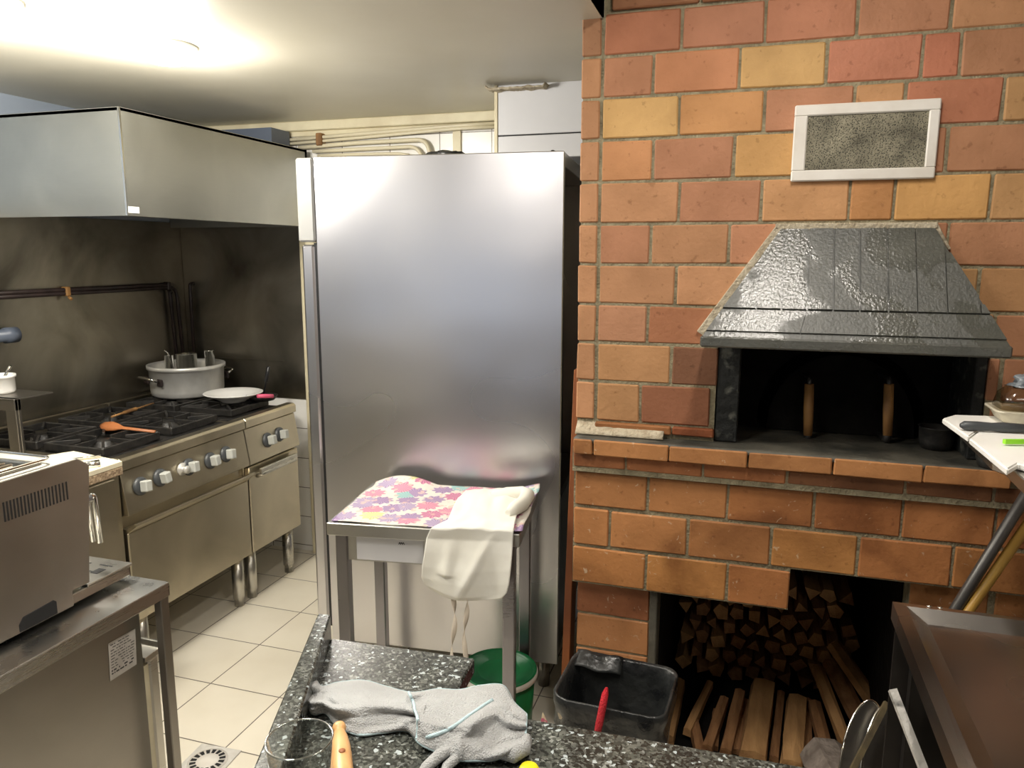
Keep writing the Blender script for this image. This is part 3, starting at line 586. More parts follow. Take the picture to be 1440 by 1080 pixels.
# dark gas pipes
gp = thing('gas_pipe', 'dark gas pipes running along the splashback and down behind the pot', 'pipe', (-2.93, 3.2, .9))
for k, (dy, z) in enumerate(((0, 1.452), (.035, 1.436))):
    bm = BM(); y1 = 3.30+.05*k
    tube(bm, arc([(XL+.025, 1.6, z), (XL+.025, y1, z), (XL+.03, y1+.015, 1.0)], .05), .0095, 8); obj('pipe', bm, M['pipe'], gp)
bm = BM(); tube(bm, arc([(XL+.07, YB-.008, 1.452), (XL+.07, YB-.035, 1.452), (XL+.07, YB-.04, 1.0)], .03), .0095, 8); obj('pipe', bm, M['pipe'], gp)
for y in (2.665, 3.29):
    bm = BM(); box(bm, XL+.006, XL+.04, y-.012, y+.012, 1.424, 1.466, .004); tube(bm, [(XL+.035, y, 1.42), (XL+.05, y, 1.41)], .007, 8); obj('clamp', bm, M['handlewood'] if y < 3 else M['pipe'], gp)
bm = BM(); tube(bm, [(XL+.04, 1.95, 1.279), (XL+.04, 2.33, 1.279), (XL+.04, 2.335, 1.279), (XL+.04, 2.385, 1.279)], [.026, .026, .033, .033], 16)
tag(obj('pipe_stub', bm, M['greypipe']), 'short grey pipe end fixed to the left splashback', 'pipe')
# cream pipes high on the back wall
def wp(px, py, y=YB-.03): return at(px, py, 'y', y)
G = 'cream pipes along the top of the back wall'
for lab, pts, r in (('upper of the two long cream pipes under the ceiling moulding', [(392, 198), (535, 186), (640, 177), (700, 173)], .009),
                    ('lower of the two long cream pipes under the ceiling moulding', [(400, 203), (535, 191), (640, 181), (700, 178)], .008),
                    ('outer cream pipe bending down behind the refrigerator', [(420, 208), (500, 201), (600, 196), (607, 228)], .010),
                    ('inner cream pipe bending down behind the refrigerator', [(440, 213), (500, 210), (586, 206), (598, 228)], .009),
                    ('lowest straight cream pipe above the refrigerator top', [(447, 219), (500, 217), (560, 216), (575, 218)], .007)):
    bm = BM(); tube(bm, arc([wp(*p) for p in pts], .05), r, 8); tag(obj('wall_pipe', bm, M['creampipe']), lab, 'pipe', G)
bm = BM(); c = wp(449, 196, YB-.04); box(bm, c.x-.016, c.x+.016, YB-.05, YB-.002, c.z-.03, c.z+.03, .004); tag(obj('pipe_clip', bm, M['handlewood']), 'rusty clip holding the two long cream pipes', 'clip')

# ================================================================== RANGE
RX1 = -2.14   # front plane
def foot(x, y, par, top=.236):
    bm = BM(); lathe(bm, [(.012, 0), (.022, .0), (.022, .035), (.027, .04), (.027, top)], (x, y, 0), 20); obj('foot', bm, M['steel'], par)
def knob(y, z, par, x=None):
    x = RX1+.012 if x is None else x
    R = Matrix.Translation((x, y, z)) @ Matrix.Rotation(PI/2-.12, 4, 'Y')
    bm = BM(); lathe(bm, [(.0, .0), (.035, .0), (.035, .006), (.028, .014), (0, .014)], M=R, n=24); k = obj('knob', bm, M['bezel'], par)
    bm = BM(); box(bm, -.021, .021, -.016, .016, .013, .046, .004, 0, R @ Matrix.Rotation(random.uniform(-.15, .15), 4, 'Z')); obj('grip', bm, M['greyplastic'], k)
def rng(y0, y1, knobs, label, burners, door_h, igniter=None):
    t = thing('gas_range', label, 'range', (-2.55, (y0+y1)/2, 0))
    a, b = y0+.002, y1-.002
    bm = BM(); box(bm, XL+.03, RX1-.03, a, b, .235, .835, .002)
    obj('body', bm, M['steel_range'], t)
    bm = BM(); prism(bm, [(XL+.03, .835), (RX1-.035, .835), (RX1-.03, .84), (RX1, .838), (RX1, .872), (RX1-.012, .882), (RX1-.05, .882), (RX1-.05, .86), (XL+.06, .86), (XL+.06, .905), (XL+.03, .905)], 'y', a, b, .0015)
    obj('hob_top', bm, M['steel_range'], t)
    bm = BM(); box(bm, XL+.065, RX1-.055, a+.02, b-.02, .858, .866, .002); obj('hob_tray', bm, M['black'], t)
    bm = BM(); prism(bm, [(RX1-.035, .832), (RX1-.012, .832), (RX1+.012, .685), (RX1+.012, .668), (RX1-.035, .660)], 'y', a, b, .002); obj('control_panel', bm, M['steel_range'], t)
    for py in knobs: knob(py[0], py[1], t, RX1-.012+(.832-py[1])*.16)
    if igniter:
        bm = BM(); R = Matrix.Translation((RX1-.0, igniter[0], igniter[1])) @ Matrix.Rotation(PI/2, 4, 'Y')
        lathe(bm, [(.026, 0), (.026, .008), (.012, .010), (.012, .022), (.016, .024), (.016, .032), (0, .034)], M=R, n=20); obj('igniter', bm, M['alu'], t)
    bm = BM(); box(bm, RX1-.03, RX1, a+.002, b-.002, .246, .600 if door_h == 'oven' else .655, .004)
    if door_h == 'oven':
        prism(bm, [(RX1-.03, .600), (RX1, .600), (RX1+.042, .630), (RX1+.042, .640), (RX1+.034, .640), (RX1-.004, .614), (RX1-.03, .614)], 'y', a+.002, b-.002, .001)
    d = obj('oven_door' if door_h == 'oven' else 'cupboard_door', bm, M['steel_range'], t)
    if door_h != 'oven':
        bm = BM(); tube(bm, arc([(RX1, a+.06, .600), (RX1+.03, a+.06, .612), (RX1+.03, b-.06, .612), (RX1, b-.06, .600)], .015), .009, 8, flat=1.2)
        box(bm, RX1+.018, RX1+.032, a+.05, b-.05, .612, .640, .003); obj('handle', bm, M['steel'], d)
    for bx, by in burners:
        bm = BM(); lathe(bm, [(.0, .862), (.055, .862), (.055, .874), (.042, .878), (.042, .892), (0, .894)], (bx, by, 0), 24); obj('burner', bm, M['black'], t)
        bm = BM(); s = .138
        for sx, sy in ((1, 0), (-1, 0), (0, 1), (0, -1)):
            p = V(bx+sx*s, by+sy*s*.98, .905); q = V(bx+sx*.035, by+sy*.035, .905)
            prism_pts = [p, q]
            dx = V(0, .005, 0) if sx else V(.005, 0, 0)
            hexa(bm, [p-dx+V(0, 0, -.03), q-dx+V(0, 0, -.012), q+dx+V(0, 0, -.012), p+dx+V(0, 0, -.03), p-dx, q-dx, q+dx, p+dx], .001)
        for sx, sy in ((1, 1), (-1, 1), (1, -1), (-1, -1)):
            p = V(bx+sx*s, by+sy*s, .905); q = V(bx+sx*.055, by+sy*.055, .905); n_ = V(-sy, sx, 0)*.0035
            hexa(bm, [p-n_+V(0, 0, -.03), q-n_+V(0, 0, -.012), q+n_+V(0, 0, -.012), p+n_+V(0, 0, -.03), p-n_, q-n_, q+n_, p+n_], .001)
        for k in range(4):
            sx, sy = ((1, 0), (-1, 0), (0, 1), (0, -1))[k]
            if sx: box(bm, bx+sx*s-.006, bx+sx*s+.006, by-s-.004, by+s+.004, .875, .903, .002)
            else: box(bm, bx-s-.004, bx+s+.004, by+sy*s-.006, by+sy*s+.006, .875, .903, .002)
        obj('pan_support', bm, M['black'], t)
    return t
kz = .752
def ky(px, py): return at(px, py, 'x', RX1+.01)
K1 = [ky(200, 684), ky(228, 672), ky(268, 657), ky(298, 648), ky(320, 639)]; IG = ky(258, 660)
r1 = rng(2.095, 2.805, [(k.y, k.z) for k in K1], 'wide gas range with four burners, five grey knobs and an oven door', [(-2.72, 2.275), (-2.40, 2.275), (-2.72, 2.625), (-2.40, 2.625)], 'oven', (IG.y, IG.z))
K2 = [ky(378, 619), ky(395, 611)]
r2 = rng(2.807, 3.205, [(k.y, k.z) for k in K2], 'narrow gas range unit with two knobs, next to the end wall', [(-2.72, 3.005), (-2.40, 3.005)], 'cupboard')
for y in (2.18, 2.765): foot(RX1-.06, y, r1); foot(XL+.15, y, r1)
for y in (2.86, 3.165): foot(RX1-.06, y, r2); foot(XL+.15, y, r2)
# neutral cabinet
nc = thing('base_cabinet', 'plain steel cabinet left of the range, under the cream boards', 'cabinet', (-2.55, 1.8, 0))
bm = BM(); box(bm, XL+.03, RX1-.01, 1.45, 2.091, .235, .835, .003); box(bm, XL+.03, RX1, 1.45, 2.091, .838, .882, .003); box(bm, RX1-.01, RX1+.002, 1.47, 2.06, .2, .82, .003); obj('body', bm, M['steel_range'], nc)
for y in (1.5, 2.03): foot(RX1-.06, y, nc); foot(XL+.15, y, nc)

# things on the range
ct = V(*at(265, 553, 'z', .907)); pot = thing('stock_pot', 'large aluminium pot with side handle on the back of the range', 'pot', ct)
R_, H_ = .175, .155
bm = BM(); lathe(bm, [(0, 0), (R_-.012, 0), (R_-.004, .008), (R_, .03), (R_+.003, H_-.02), (R_+.012, H_-.018), (R_+.012, H_), (R_+.002, H_), (R_-.006, H_-.012), (R_-.008, .012), (0, .010)], ct, 48); obj('body', bm, M['alu'], pot)
for sgn in (1, -1):
    d = V(-.35, -.937, 0)*sgn; s = V(-d.y, d.x, 0); c = ct+d*(R_)+V(0, 0, .105)
    bm = BM(); tube(bm, arc([c-s*.065-V(0, 0, .02), c-s*.065+d*.045, c+s*.065+d*.045, c+s*.065-V(0, 0, .02)], .02), .007, 8)
    h = obj('handle', bm, M['chrome'], pot)
    bm = BM()
    for k in (-1, 1):
        p = c+s*.065*k-V(0, 0, .022); box(bm, -.022, .022, -.008, .004, -.018, .018, .004, 0, Matrix.Translation(p) @ Matrix.Rotation(math.atan2(s.y, s.x), 4, 'Z'))
    obj('handle_plate', bm, M['pipe'], h)
G = 'steel containers standing in the pot'
for lab, px, r, h in (('wide steel container standing in the middle of the pot', 266, .05, .19), ('narrow steel container at the left of the pot', 234, .022, .18), ('dark-rimmed steel beaker at the right side of the pot', 300, .024, .205)):
    p = at(px, 505, 'z', 1.10); c = V(ct.x+(px-265)*.0030, ct.y+(.0035 if px > 280 else .0012)*(px-265)*.4, ct.z+.014)
    bm = BM(); lathe(bm, [(0, 0), (r*.92, 0), (r, .01), (r, h), (r+.003, h+.002), (r-.003, h), (r-.003, .008), (0, .008)], c, 24); tag(obj('steel_container', bm, M['chrome']), lab, 'container', G)
bm = BM(); c = V(ct.x-.055, ct.y-.02, ct.z+.02); tube(bm, [c+V(.03, 0, 0), c+V(-.02, -.02, .19), c+V(-.03, -.03, .205)], .004, 6); lathe(bm, [(0, -.004), (.02, 0), (.026, .012), (.022, .010), (0, .002)], c+V(.03, 0, .0), 14)
tag(obj('ladle', bm, M['chrome']), 'thin steel ladle sticking out of the pot', 'ladle')
# plate / bowl
c = at(325, 566, 'z', .906); plt = V(c.x, c.y+.02, .908)
bm = BM(); lathe(bm, [(0, .0), (.055, 0), (.06, .006), (.095, .025), (.137, .042), (.139, .045), (.134, .046), (.09, .031), (.055, .012), (0, .009)], plt, 48)
tag(obj('soup_plate', bm, M['white']), 'white soup plate lying on the range, right of the pot', 'plate')
pk = at(372, 557, 'z', .93)
fp = thing('frying_pan', 'small black pan with pink handle behind the soup plate', 'pan', (pk.x-.02, pk.y+.02, .906))
bm = BM(); lathe(bm, [(0, 0), (.06, 0), (.075, .022), (.077, .022), (.07, .012), (.06, .003), (0, .003)], (pk.x-.03, pk.y+.02, .907), 28); obj('pan_body', bm, M['black'], fp)
bm = BM(); a = at(362, 557, 'z', .945); b = at(384, 557, 'z', .935); tube(bm, [a, a*.5+b*.5, b], [.009, .011, .010], 10); obj('handle', bm, M['pink'], fp)
bm = BM(); a = at(370, 560, 'y', pk.y+.05); b = at(378, 515, 'y', pk.y+.10); m_ = a*.5+b*.5; tube(bm, [a, m_, m_+V(0, 0, .002), b*.9+m_*.1, b], [.004, .004, .009, .011, .008], 8)
tag(obj('spatula', bm, M['blackplastic']), 'black-handled utensil leaning upright at the right end of the range', 'utensil')
# wooden spoon
a = at(141, 598, 'z', .915); b = at(218, 607, 'z', .912)
bm = BM(); d = (b-a); tube(bm, [a, a+d*.06, a+d*.18, a+d*.30, a+d*.42, a+d], [.006, .018, .024, .018, .007, .006], 12, flat=.4); 
tag(obj('wooden_spoon', bm, M['spoonwood']), 'reddish wooden spoon lying across the front burners', 'spoon')
a = at(157, 586, 'z', .914); b = at(216, 567, 'z', .914); d = b-a
bm = BM(); tube(bm, [a, a+d*.22, a+d*.3, a+d*.55, a+d*.6, b], [.005, .005, .009, .009, .004, .004], 8)
tag(obj('skewer_brush', bm, M['handlewood']), 'thin brush with wooden grip at the back of the hob, behind the wooden spoon', 'brush')
# boards at left end
bm = BM(); p = [at(66, 640, 'z', .93), at(104, 634, 'z', .93), at(172, 648, 'z', .93), at(113, 667, 'z', .93)]
q = [V(v.x, v.y, .912) for v in p]; hexa(bm, q[::-1][0:4][::-1] + p, .002)
tag(obj('chopping_board', bm, M['creamboard']), 'cream chopping board beside the range, partly behind the coffee machine', 'board')
bm = BM(); p = [V(v.x, v.y, .911) for v in p]; q = [V(v.x, v.y, .884) for v in p]; hexa(bm, q+p, .002)
tag(obj('crumbly_board', bm, M['crumb']), 'thick rough-edged board under the cream chopping board', 'board')
bm = BM(); a = at(100, 646, 'z', .937); b = at(142, 641, 'z', .937); tube(bm, [a, b], .006, 8, flat=.6); tube(bm, [at(120, 655, 'z', .938), at(140, 652, 'z', .938)], [.012, .014], 10)
tag(obj('tongs', bm, M['chrome']), 'steel tongs resting on the cream chopping board', 'tongs')
# steel stand with white pot
p = at(30, 638, 'z', .882); q = at(27, 562, 'y', p.y)
st = thing('steel_stand', 'square steel stand behind the coffee machine, carrying a white pot', 'stand', (p.x-.15, p.y, .882))
bm = BM(); w = .05; zt = q.z
for yy in (p.y-.004, p.y+.008):
    box(bm, p.x-w, p.x, yy, yy+.012, .882, zt, .002); box(bm, p.x-.34, p.x-.34+w, yy, yy+.012, .882, zt, .002)
box(bm, p.x-.34, p.x, p.y-.005, p.y+.021, zt-.045, zt, .003); box(bm, p.x-.34, p.x, p.y-.005, p.y+.16, zt-.006, zt, .001); obj('frame', bm, M['steel_dark'], st)
c = V(at(-4, 566, 'y', p.y+.06).x, p.y+.08, zt+.001)
wpn = thing('white_pot', 'small white pot on the steel stand at the left edge', 'pot', c)
bm = BM(); lathe(bm, [(0, 0), (.045, 0), (.05, .008), (.05, .058), (.055, .06), (.055, .070), (.048, .070), (.045, .06), (.045, .012), (0, .01)], c, 32); obj('body', bm, M['white'], wpn)
bm = BM(); tube(bm, [c+V(-.01, 0, .02), c+V(.052, .01, .105)], [.004, .006], 8); tag(obj('teaspoon', bm, M['chrome']), 'teaspoon standing in the white pot', 'spoon')

# ================================================================== LEFT FOREGROUND: STEEL TABLE, UNDERCOUNTER UNIT, COFFEE MACHINE
TX, TY, TZ = -1.232, 1.312, .88
wt = thing('steel_worktable', 'steel worktable in the left foreground carrying the coffee machine', 'table', (-1.6, .8, 0))
bm = BM(); box(bm, -2.0, TX, -.1, TY, TZ-.003, TZ, .001); box(bm, TX-.004, TX, -.1, TY, TZ-.033, TZ-.002, .001); box(bm, -2.0, TX, TY-.004, TY, TZ-.033, TZ-.002, .001); box(bm, -1.99, TX-.01, -.09, TY-.01, TZ-.03, TZ-.004); obj('tabletop', bm, M['steel_table'], wt)
for x, y in ((TX, TY), (-1.96, TY), (TX, -.06), (-1.96, -.06)):
    bm = BM(); box(bm, x-.022, x-.001, y-.028, y-.003, 0, TZ-.02, .002); obj('leg', bm, M['steel_dark'], wt)
uc = thing('undercounter_fridge', 'undercounter steel refrigerator with rating label on its side, under the left worktable', 'refrigerator', (-1.6, .8, 0))
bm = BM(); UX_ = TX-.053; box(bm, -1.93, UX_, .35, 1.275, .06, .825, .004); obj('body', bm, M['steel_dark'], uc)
bm = BM(); box(bm, -1.93, UX_, 1.288, 1.318, .09, .69, .005); box(bm, -1.925, UX_-.004, 1.275, 1.289, .1, .68, 0, 1); d = obj('door', bm, [M['steel'], M['cream']], uc)
bm = BM(); prism(bm, [(1.276, .69), (1.318, .69), (1.332, .700), (1.332, .716), (1.326, .716), (1.32, .704), (1.276, .702)], 'x', -1.93, UX_+.002, .001); obj('handle', bm, M['steel'], d)
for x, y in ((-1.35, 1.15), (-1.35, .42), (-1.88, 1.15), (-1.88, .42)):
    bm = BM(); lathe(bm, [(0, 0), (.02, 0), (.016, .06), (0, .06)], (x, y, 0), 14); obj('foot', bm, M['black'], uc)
# rating label with lines of small print
LX = UX_+.0008
p = [at(*q, 'x', LX) for q in ((152, 905), (190, 884), (192, 934), (155, 958))]
bm = BM(); geo(bm, p, [(0, 1, 2, 3)]); lb = obj('rating_label', bm, M['label'], uc, solid=.0008)
bm = BM()
def lp(u, v): return (p[0]*(1-u)+p[1]*u)*(1-v)+(p[3]*(1-u)+p[2]*u)*v+V(.0009, 0, 0)
for r_ in range(11):
    v0 = .07+r_*.075; u = .06
    while u < .9:
        w = random.uniform(.04, .16); hh = .022 if r_ < 9 else .04
        if u+w > .94 or random.random() < .15: u += w; continue
        geo(bm, [lp(u, v0), lp(u+w, v0), lp(u+w, v0+hh), lp(u, v0+hh)], [(0, 1, 2, 3)]); u += w+.03
obj('small_print', bm, M['ink'], lb)
# coffee machine
MX = -1.315
cm = thing('coffee_machine', 'brown-grey steel espresso machine with side vents and drip tray', 'coffee machine', (-1.6, .9, TZ))
bm = BM(); z0, z1 = .925, 1.198
prism(bm, [(.55, TZ+.012), (1.135, TZ+.012), (1.135, z0), (1.178, z0), (1.205, 1.178), (1.178, z1), (1.17, z1), (.55, z1)], 'x', MX-.62, MX, .0015)
obj('body', bm, M['steel_machine'], cm)
bm = BM()
for px in range(19):
    a = at(3+px*5.0, 695-px*.85*1.0-0, 'x', MX)
    box(bm, MX-.002, MX+.0006, a.y-.0016, a.y+.0016, 1.120, 1.158)
obj('vent_slot', bm, M['darkgap'], cm)
bm = BM(); box(bm, MX-.62, MX-.006, 1.13, 1.293, TZ+.012, TZ+.034, .002); box(bm, MX-.62, MX-.003, 1.175, 1.300, TZ+.034, TZ+.040, .002)
tr = obj('drip_tray', bm, M['steel'], cm)
bm = BM(); box(bm, MX-.05, MX-.03, 1.225, 1.25, TZ+.0401, TZ+.0408)
for k in range(9):
    for j in range(3): box(bm, MX-.03-.06*k-.035, MX-.03-.06*k, 1.195+.035*j, 1.199+.035*j, TZ+.0401, TZ+.0406)
obj('tray_slots', bm, M['darkgap'], tr)
bm = BM(); prism(bm, [(1.01, TZ+.014), (1.095, TZ+.014), (1.095, TZ+.04), (1.088, TZ+.046), (1.02, TZ+.042), (1.01, TZ+.03)], 'x', MX-.03, MX+.001, .001); obj('foot_recess', bm, M['darkgap'], cm)
bm = BM()
for x in (MX-.08, MX-.55):
    for y in (.62, 1.05): lathe(bm, [(0, 0), (.02, 0), (.02, .013), (0, .013)], (x, y, TZ+.0005), 14)
obj('rubber_feet', bm, M['blackplastic'], cm)
bm = BM(); box(bm, MX-.60, MX-.03, .60, 1.12, z1-.0005, z1+.004, .001)
for k in range(26): box(bm, MX-.07-.02*k-.006, MX-.07-.02*k, .64, 1.09, z1+.004, z1+.0075, .001)
tube(bm, arc([(MX-.02, .58, z1+.012), (MX-.02, 1.135, z1+.012), (MX-.6, 1.135, z1+.012)], .02), .003, 6); obj('cup_warmer', bm, M['chrome'], cm)
bm = BM(); a = V(MX-.045, 1.205, 1.09); tube(bm, [a-V(0, .04, 0), a+V(0, .03, 0)], .014, 12); tube(bm, arc([a+V(0, .02, 0), a+V(0, .045, .005), a+V(0, .05, -.11)], .012), .006, 8); tube(bm, arc([a+V(-.02, .02, 0), a+V(-.02, .045, .005), a+V(-.02, .05, -.11)], .012), .005, 8); obj('steam_wand', bm, M['chrome'], cm)

# ================================================================== REFRIGERATOR (turned 5 degrees)
FR = math.radians(5.5); fo = V(-1.503, 2.425, 0); FW, FD, FH = .895, .74, 1.952
fr = thing('upright_refrigerator', 'tall stainless steel refrigerator seen from its side, behind the small table', 'refrigerator', fo, FR)
bm = BM(); box(bm, 0, FW, 0, .02, .12, FH, .003); box(bm, 0, FW-.03, FD-.02, FD, .12, FH, .003); box(bm, 0, FW, .02, FD-.02, FH-.05, FH-.002, .002); box(bm, .0, FW-.12, .02, FD-.02, .12, FH-.05); obj('cabinet', bm, M['steel_fridge'], fr, local=True)
bm = BM(); box(bm, -.068, -.003, -.004, FD, 1.658, FH-.002, .006); o = obj('control_panel', bm, M['panelgrey'], fr, local=True)
bm = BM(); box(bm, -.062, -.014, .004, FD, .16, 1.648, .008); d = obj('door', bm, M['steel_fridge'], fr, local=True)
bm = BM(); box(bm, -.016, .0, .012, FD-.01, .17, 1.655); obj('door_gasket', bm, M['blackplastic'], d, local=True)
bm = BM(); box(bm, FW-.125, FW-.115, .02, FD-.02, .75, FH-.05); box(bm, FW-.11, FW-.01, .025, FD-.03, .12, .74, .01)
tube(bm, arc([(FW-.02, .06, 1.72), (FW-.02, .08, 1.3), (FW-.03, .1, .9)], .05), .004, 6); tube(bm, arc([(FW-.03, .05, 1.55), (FW-.03, .2, 1.56), (FW-.03, .22, .9)], .06), .005, 6); obj('compressor', bm, M['blackplastic'], fr, local=True)
for x in (.05, FW-.06):
    for y in (.06, FD-.06):
        bm = BM(); lathe(bm, [(0, 0), (.022, 0), (.022, .12), (0, .12)], (x, y, 0), 16); obj('foot', bm, M['steel_dark'], fr, local=True)
def lump(c, rx, ry, rz, seed, n=26):
    bm = BM(); bmesh.ops.create_icosphere(bm, subdivisions=4, radius=1)
    for v in bm.verts:
        k = 1+.35*noise.noise(v.co*2.2+V(seed, 0, 0))+.12*noise.noise(v.co*8+V(seed, 3, 0))
        v.co = V(v.co.x*rx*k, v.co.y*ry*k, max(0, v.co.z*rz*k))+Vector(c)
    for f in bm.faces: f.smooth = True
    return bm
FM = W[fr.name]
tag(obj('black_cloth', lump(FM @ V(.435, .16, FH), .085, .05, .03, 2), M['bag']), 'crumpled black cloth on top of the refrigerator, left of its middle', 'cloth')
tag(obj('black_cloth', lump(FM @ V(.835, .12, FH), .022, .03, .016, 5), M['bag']), 'small black scrap on the right end of the refrigerator top', 'cloth')

# ================================================================== SMALL TABLE WITH MAT AND APRON (turned 8 degrees)
TR = math.radians(8.2); to = V(-1.213, 1.949, 0); TW, TD, TH = .603, .415, .8
tb = thing('small_steel_table', 'small steel table with floral mat in front of the refrigerator', 'table', to, TR)
TM = W[tb.name]
bm = BM(); box(bm, 0, TW, 0, TD, TH-.04, TH, .002); obj('tabletop', bm, M['steel_table'], tb, local=True)
for x, y in ((.018, .02), (TW-.056, .02), (.018, TD-.058), (TW-.056, TD-.058)):
    bm = BM(); box(bm, x, x+.038, y, y+.038, 0, TH-.04, .003); obj('leg', bm, M['steel_leg'], tb, local=True)
bm = BM(); box(bm, .056, TW-.056, .028, .034, TH-.128, TH-.04); box(bm, .056, TW-.056, TD-.034, TD-.028, TH-.10, TH-.04); box(bm, .03, .036, .058, TD-.058, TH-.10, TH-.04); box(bm, TW-.036, TW-.030, .058, TD-.058, TH-.10, TH-.04); rl = obj('apron_rail', bm, M['steel_table'], tb, local=True)
bm = BM(); box(bm, .085, .30, .0265, .0285, TH-.124, TH-.046, .0008); o = obj('paper_label', bm, M['laminate'], rl, local=True)
bm = BM()
for k in range(3): tube(bm, arc([(.222+.006*k, .026, TH-.066), (.225+.006*k, .026, TH-.058), (.228+.006*k, .026, TH-.066)], .003), .0012, 5)
obj('print_mark', bm, M['ink'], o, local=True)
# floral mat
def mt(u, v):
    x = .012+u*(TW+.006-.012); y = .012+v*(TD-.004)
    z = TH+.003+.003*noise.noise(V(u*5, v*5, 0))
    if v > .72: z += (v-.72)*.10*max(0, math.sin(u*PI*2.6))*(1 if u < .42 else .25)
    if u > .9: z += (u-.9)*.13*(.4+v); 
    if v < .1 and u < .8: z -= 0
    return TM @ V(x+.01*noise.noise(V(v*4, 1, 1)), y, z)
bm = BM(); grid(bm, mt, 60, 40)
tag(obj('floral_mat', bm, M['oilcloth'], solid=.002), 'floral pink and purple oilcloth mat on the small table', 'mat')
# apron: drawn row by row down the table and over its front edge
nrm = (TM.to_3x3() @ V(0, -1, 0)).normalized(); pf = TM @ V(0, -.014, 0)
top = lambda px, py, z=.822: at(px, py, 'z', z)
def fr_(px, py, out=0): return atp(px, py, pf+nrm*out, nrm)
RWS = [(lambda x, y: top(x, y, .835), 655, 690, 738, 690, 0), (lambda x, y: top(x, y, .832), 644, 700, 732, 704, 0), (lambda x, y: top(x, y, .822), 637, 715, 727, 722, 0), (lambda x, y: top(x, y, .818), 630, 731, 724, 736, 0), (lambda x, y: top(x, y, .812), 606, 743, 722, 748, 1),
       (lambda x, y: fr_(x, y, .002), 600, 756, 721, 762, 2), (lambda x, y: fr_(x, y, .012), 597, 775, 720, 780, 2), (lambda x, y: fr_(x, y, .02), 593, 798, 718, 803, 3), (lambda x, y: fr_(x, y, .02), 592, 812, 716, 822, 6), (lambda x, y: fr_(x, y, .016), 596, 822, 713, 833, 12), (lambda x, y: fr_(x, y, .012), 607, 830, 707, 839, 10)]
def apron(u, v):
    t = v*(len(RWS)-1); i = min(int(t), len(RWS)-2); f = t-i
    out = []
    for r in (RWS[i], RWS[i+1]):
        fn, xa, ya, xb, yb, sag = r
        p = fn(xa+(xb-xa)*u, ya+(yb-ya)*u+sag*4*u*(1-u)); out.append(p)
    p = out[0]*(1-f)+out[1]*f
    hang = max(0, min(1, (v-.42)/.25))
    fold = (1-max(0, (v-.8)/.2))*.010*math.exp(-((u-(.80-.75*(v-.4)))/.06)**2)+.006*math.sin(u*9+v*5)+.010*math.exp(-((u-.28)/.07)**2)*(v < .75)-.010*math.exp(-((u-.42)/.10)**2-((v-.62)/.1)**2)
    p = p+nrm*fold*hang+V(0, 0, (.006*noise.noise(V(u*6, v*8, 2))+.006*math.sin(u*PI))*(1-hang))
    return p
bm = BM(); grid(bm, apron, 60, 80)
ap = thing('white_apron', 'white cotton apron draped over the front of the small table', 'apron', TM @ V(.45, 0, TH))
obj('cloth', bm, M['cloth'], ap, solid=.004)
bm = BM()
pa, pb = [top(742, 698, .838), top(738, 702, .84), top(726, 712, .842), top(716, 722, .838), top(712, 727, .832)], [.016, .028, .031, .027, .012]
tube(bm, [top(690, 697, .838), top(712, 694, .842), top(733, 695, .842), top(741, 699, .838), top(735, 708, .836), top(722, 716, .836), top(714, 722, .83)], [.012, .022, .028, .030, .028, .025, .012], 18, flat=.8)
obj('rolled_end', bm, M['cloth'], ap)
for x0, ph in ((637, 0), (655, 1.3)):
    bm = BM(); p0 = fr_(x0, 838, .01); L_ = .205
    def tie(u, v, p0=p0, ph=ph):
        a = ph+v*7.5*(1-.2*v); w = .008
        c = p0-V(0, 0, L_*v)+V(.006*math.sin(v*5+ph), 0, 0)
        return c+V(math.cos(a), math.sin(a)*.9, 0)*w*(u-.5)*2
    grid(bm, tie, 3, 40); obj('tie', bm, M['tie'], ap, solid=.0012)

# ================================================================== BUCKET, BIN
BC = at(702, 940, 'y', 2.235); HB_ = BC.z/.345
bk = thing('lidded_bucket', 'round green lidded bucket under the small table', 'bucket', (BC.x, BC.y, 0))
bm = BM(); lathe(bm, [(r_*1.04, z_*HB_) for r_, z_ in [(0, 0), (.105, 0), (.117, .325), (0, .325)]], (BC.x, BC.y, 0), 40); obj('body', bm, M['green'], bk)
bm = BM(); lathe(bm, [(r_*1.04, z_*HB_) for r_, z_ in [(.115, .318), (.125, .318), (.127, .334), (.123, .345), (.115, .345)]], (BC.x, BC.y, 0), 48, cap=False); obj('rim', bm, M['whitepaint'], bk)
bm = BM(); lathe(bm, [(r_*1.04, z_*HB_) for r_, z_ in [(0, .335), (.100, .336), (.112, .342), (.120, .352), (.123, .348), (.120, .340), (0, .330)]], (BC.x, BC.y, 0), 48); obj('lid', bm, M['green'], bk)
bm = BM(); c = V(-.535, 2.02, 0); geo(bm, [c+V(-.014, 0, 0), c+V(.014, .006, 0), c+V(.012, .02, .0), c+V(-.014, .016, 0), c+V(-.012, .008, .20), c+V(-.004, .01, .245), c+V(.012, .012, .21), c+V(-.008, .014, .21)], [(0, 1, 2, 3), (0, 4, 5, 6, 1), (1, 6, 2), (2, 6, 5, 7, 3), (3, 7, 4, 0), (4, 7, 5)])
tag(obj('packet', bm, mat('packet_paper', (.55, .12, .20, 1), (.70, .60, .42, 1), rough=.5, scale=14, lo=.5, hi=.52)), 'narrow pink packet standing right of the bucket', 'packet')
bin_ = thing('waste_bin', 'beige rectangular waste bin lined with a black bag', 'bin', (-.285, 1.83, 0), math.radians(-3))
BW, BD = .145, .125
def rrect(w, d, r, n=6):
    o = []
    for cx_, cy_, a0 in ((w-r, d-r, 0), (-w+r, d-r, PI/2), (-w+r, -d+r, PI), (w-r, -d+r, 3*PI/2)):
        for k in range(n+1): a = a0+PI/2*k/n; o.append((cx_+r*math.cos(a), cy_+r*math.sin(a)))
    return o
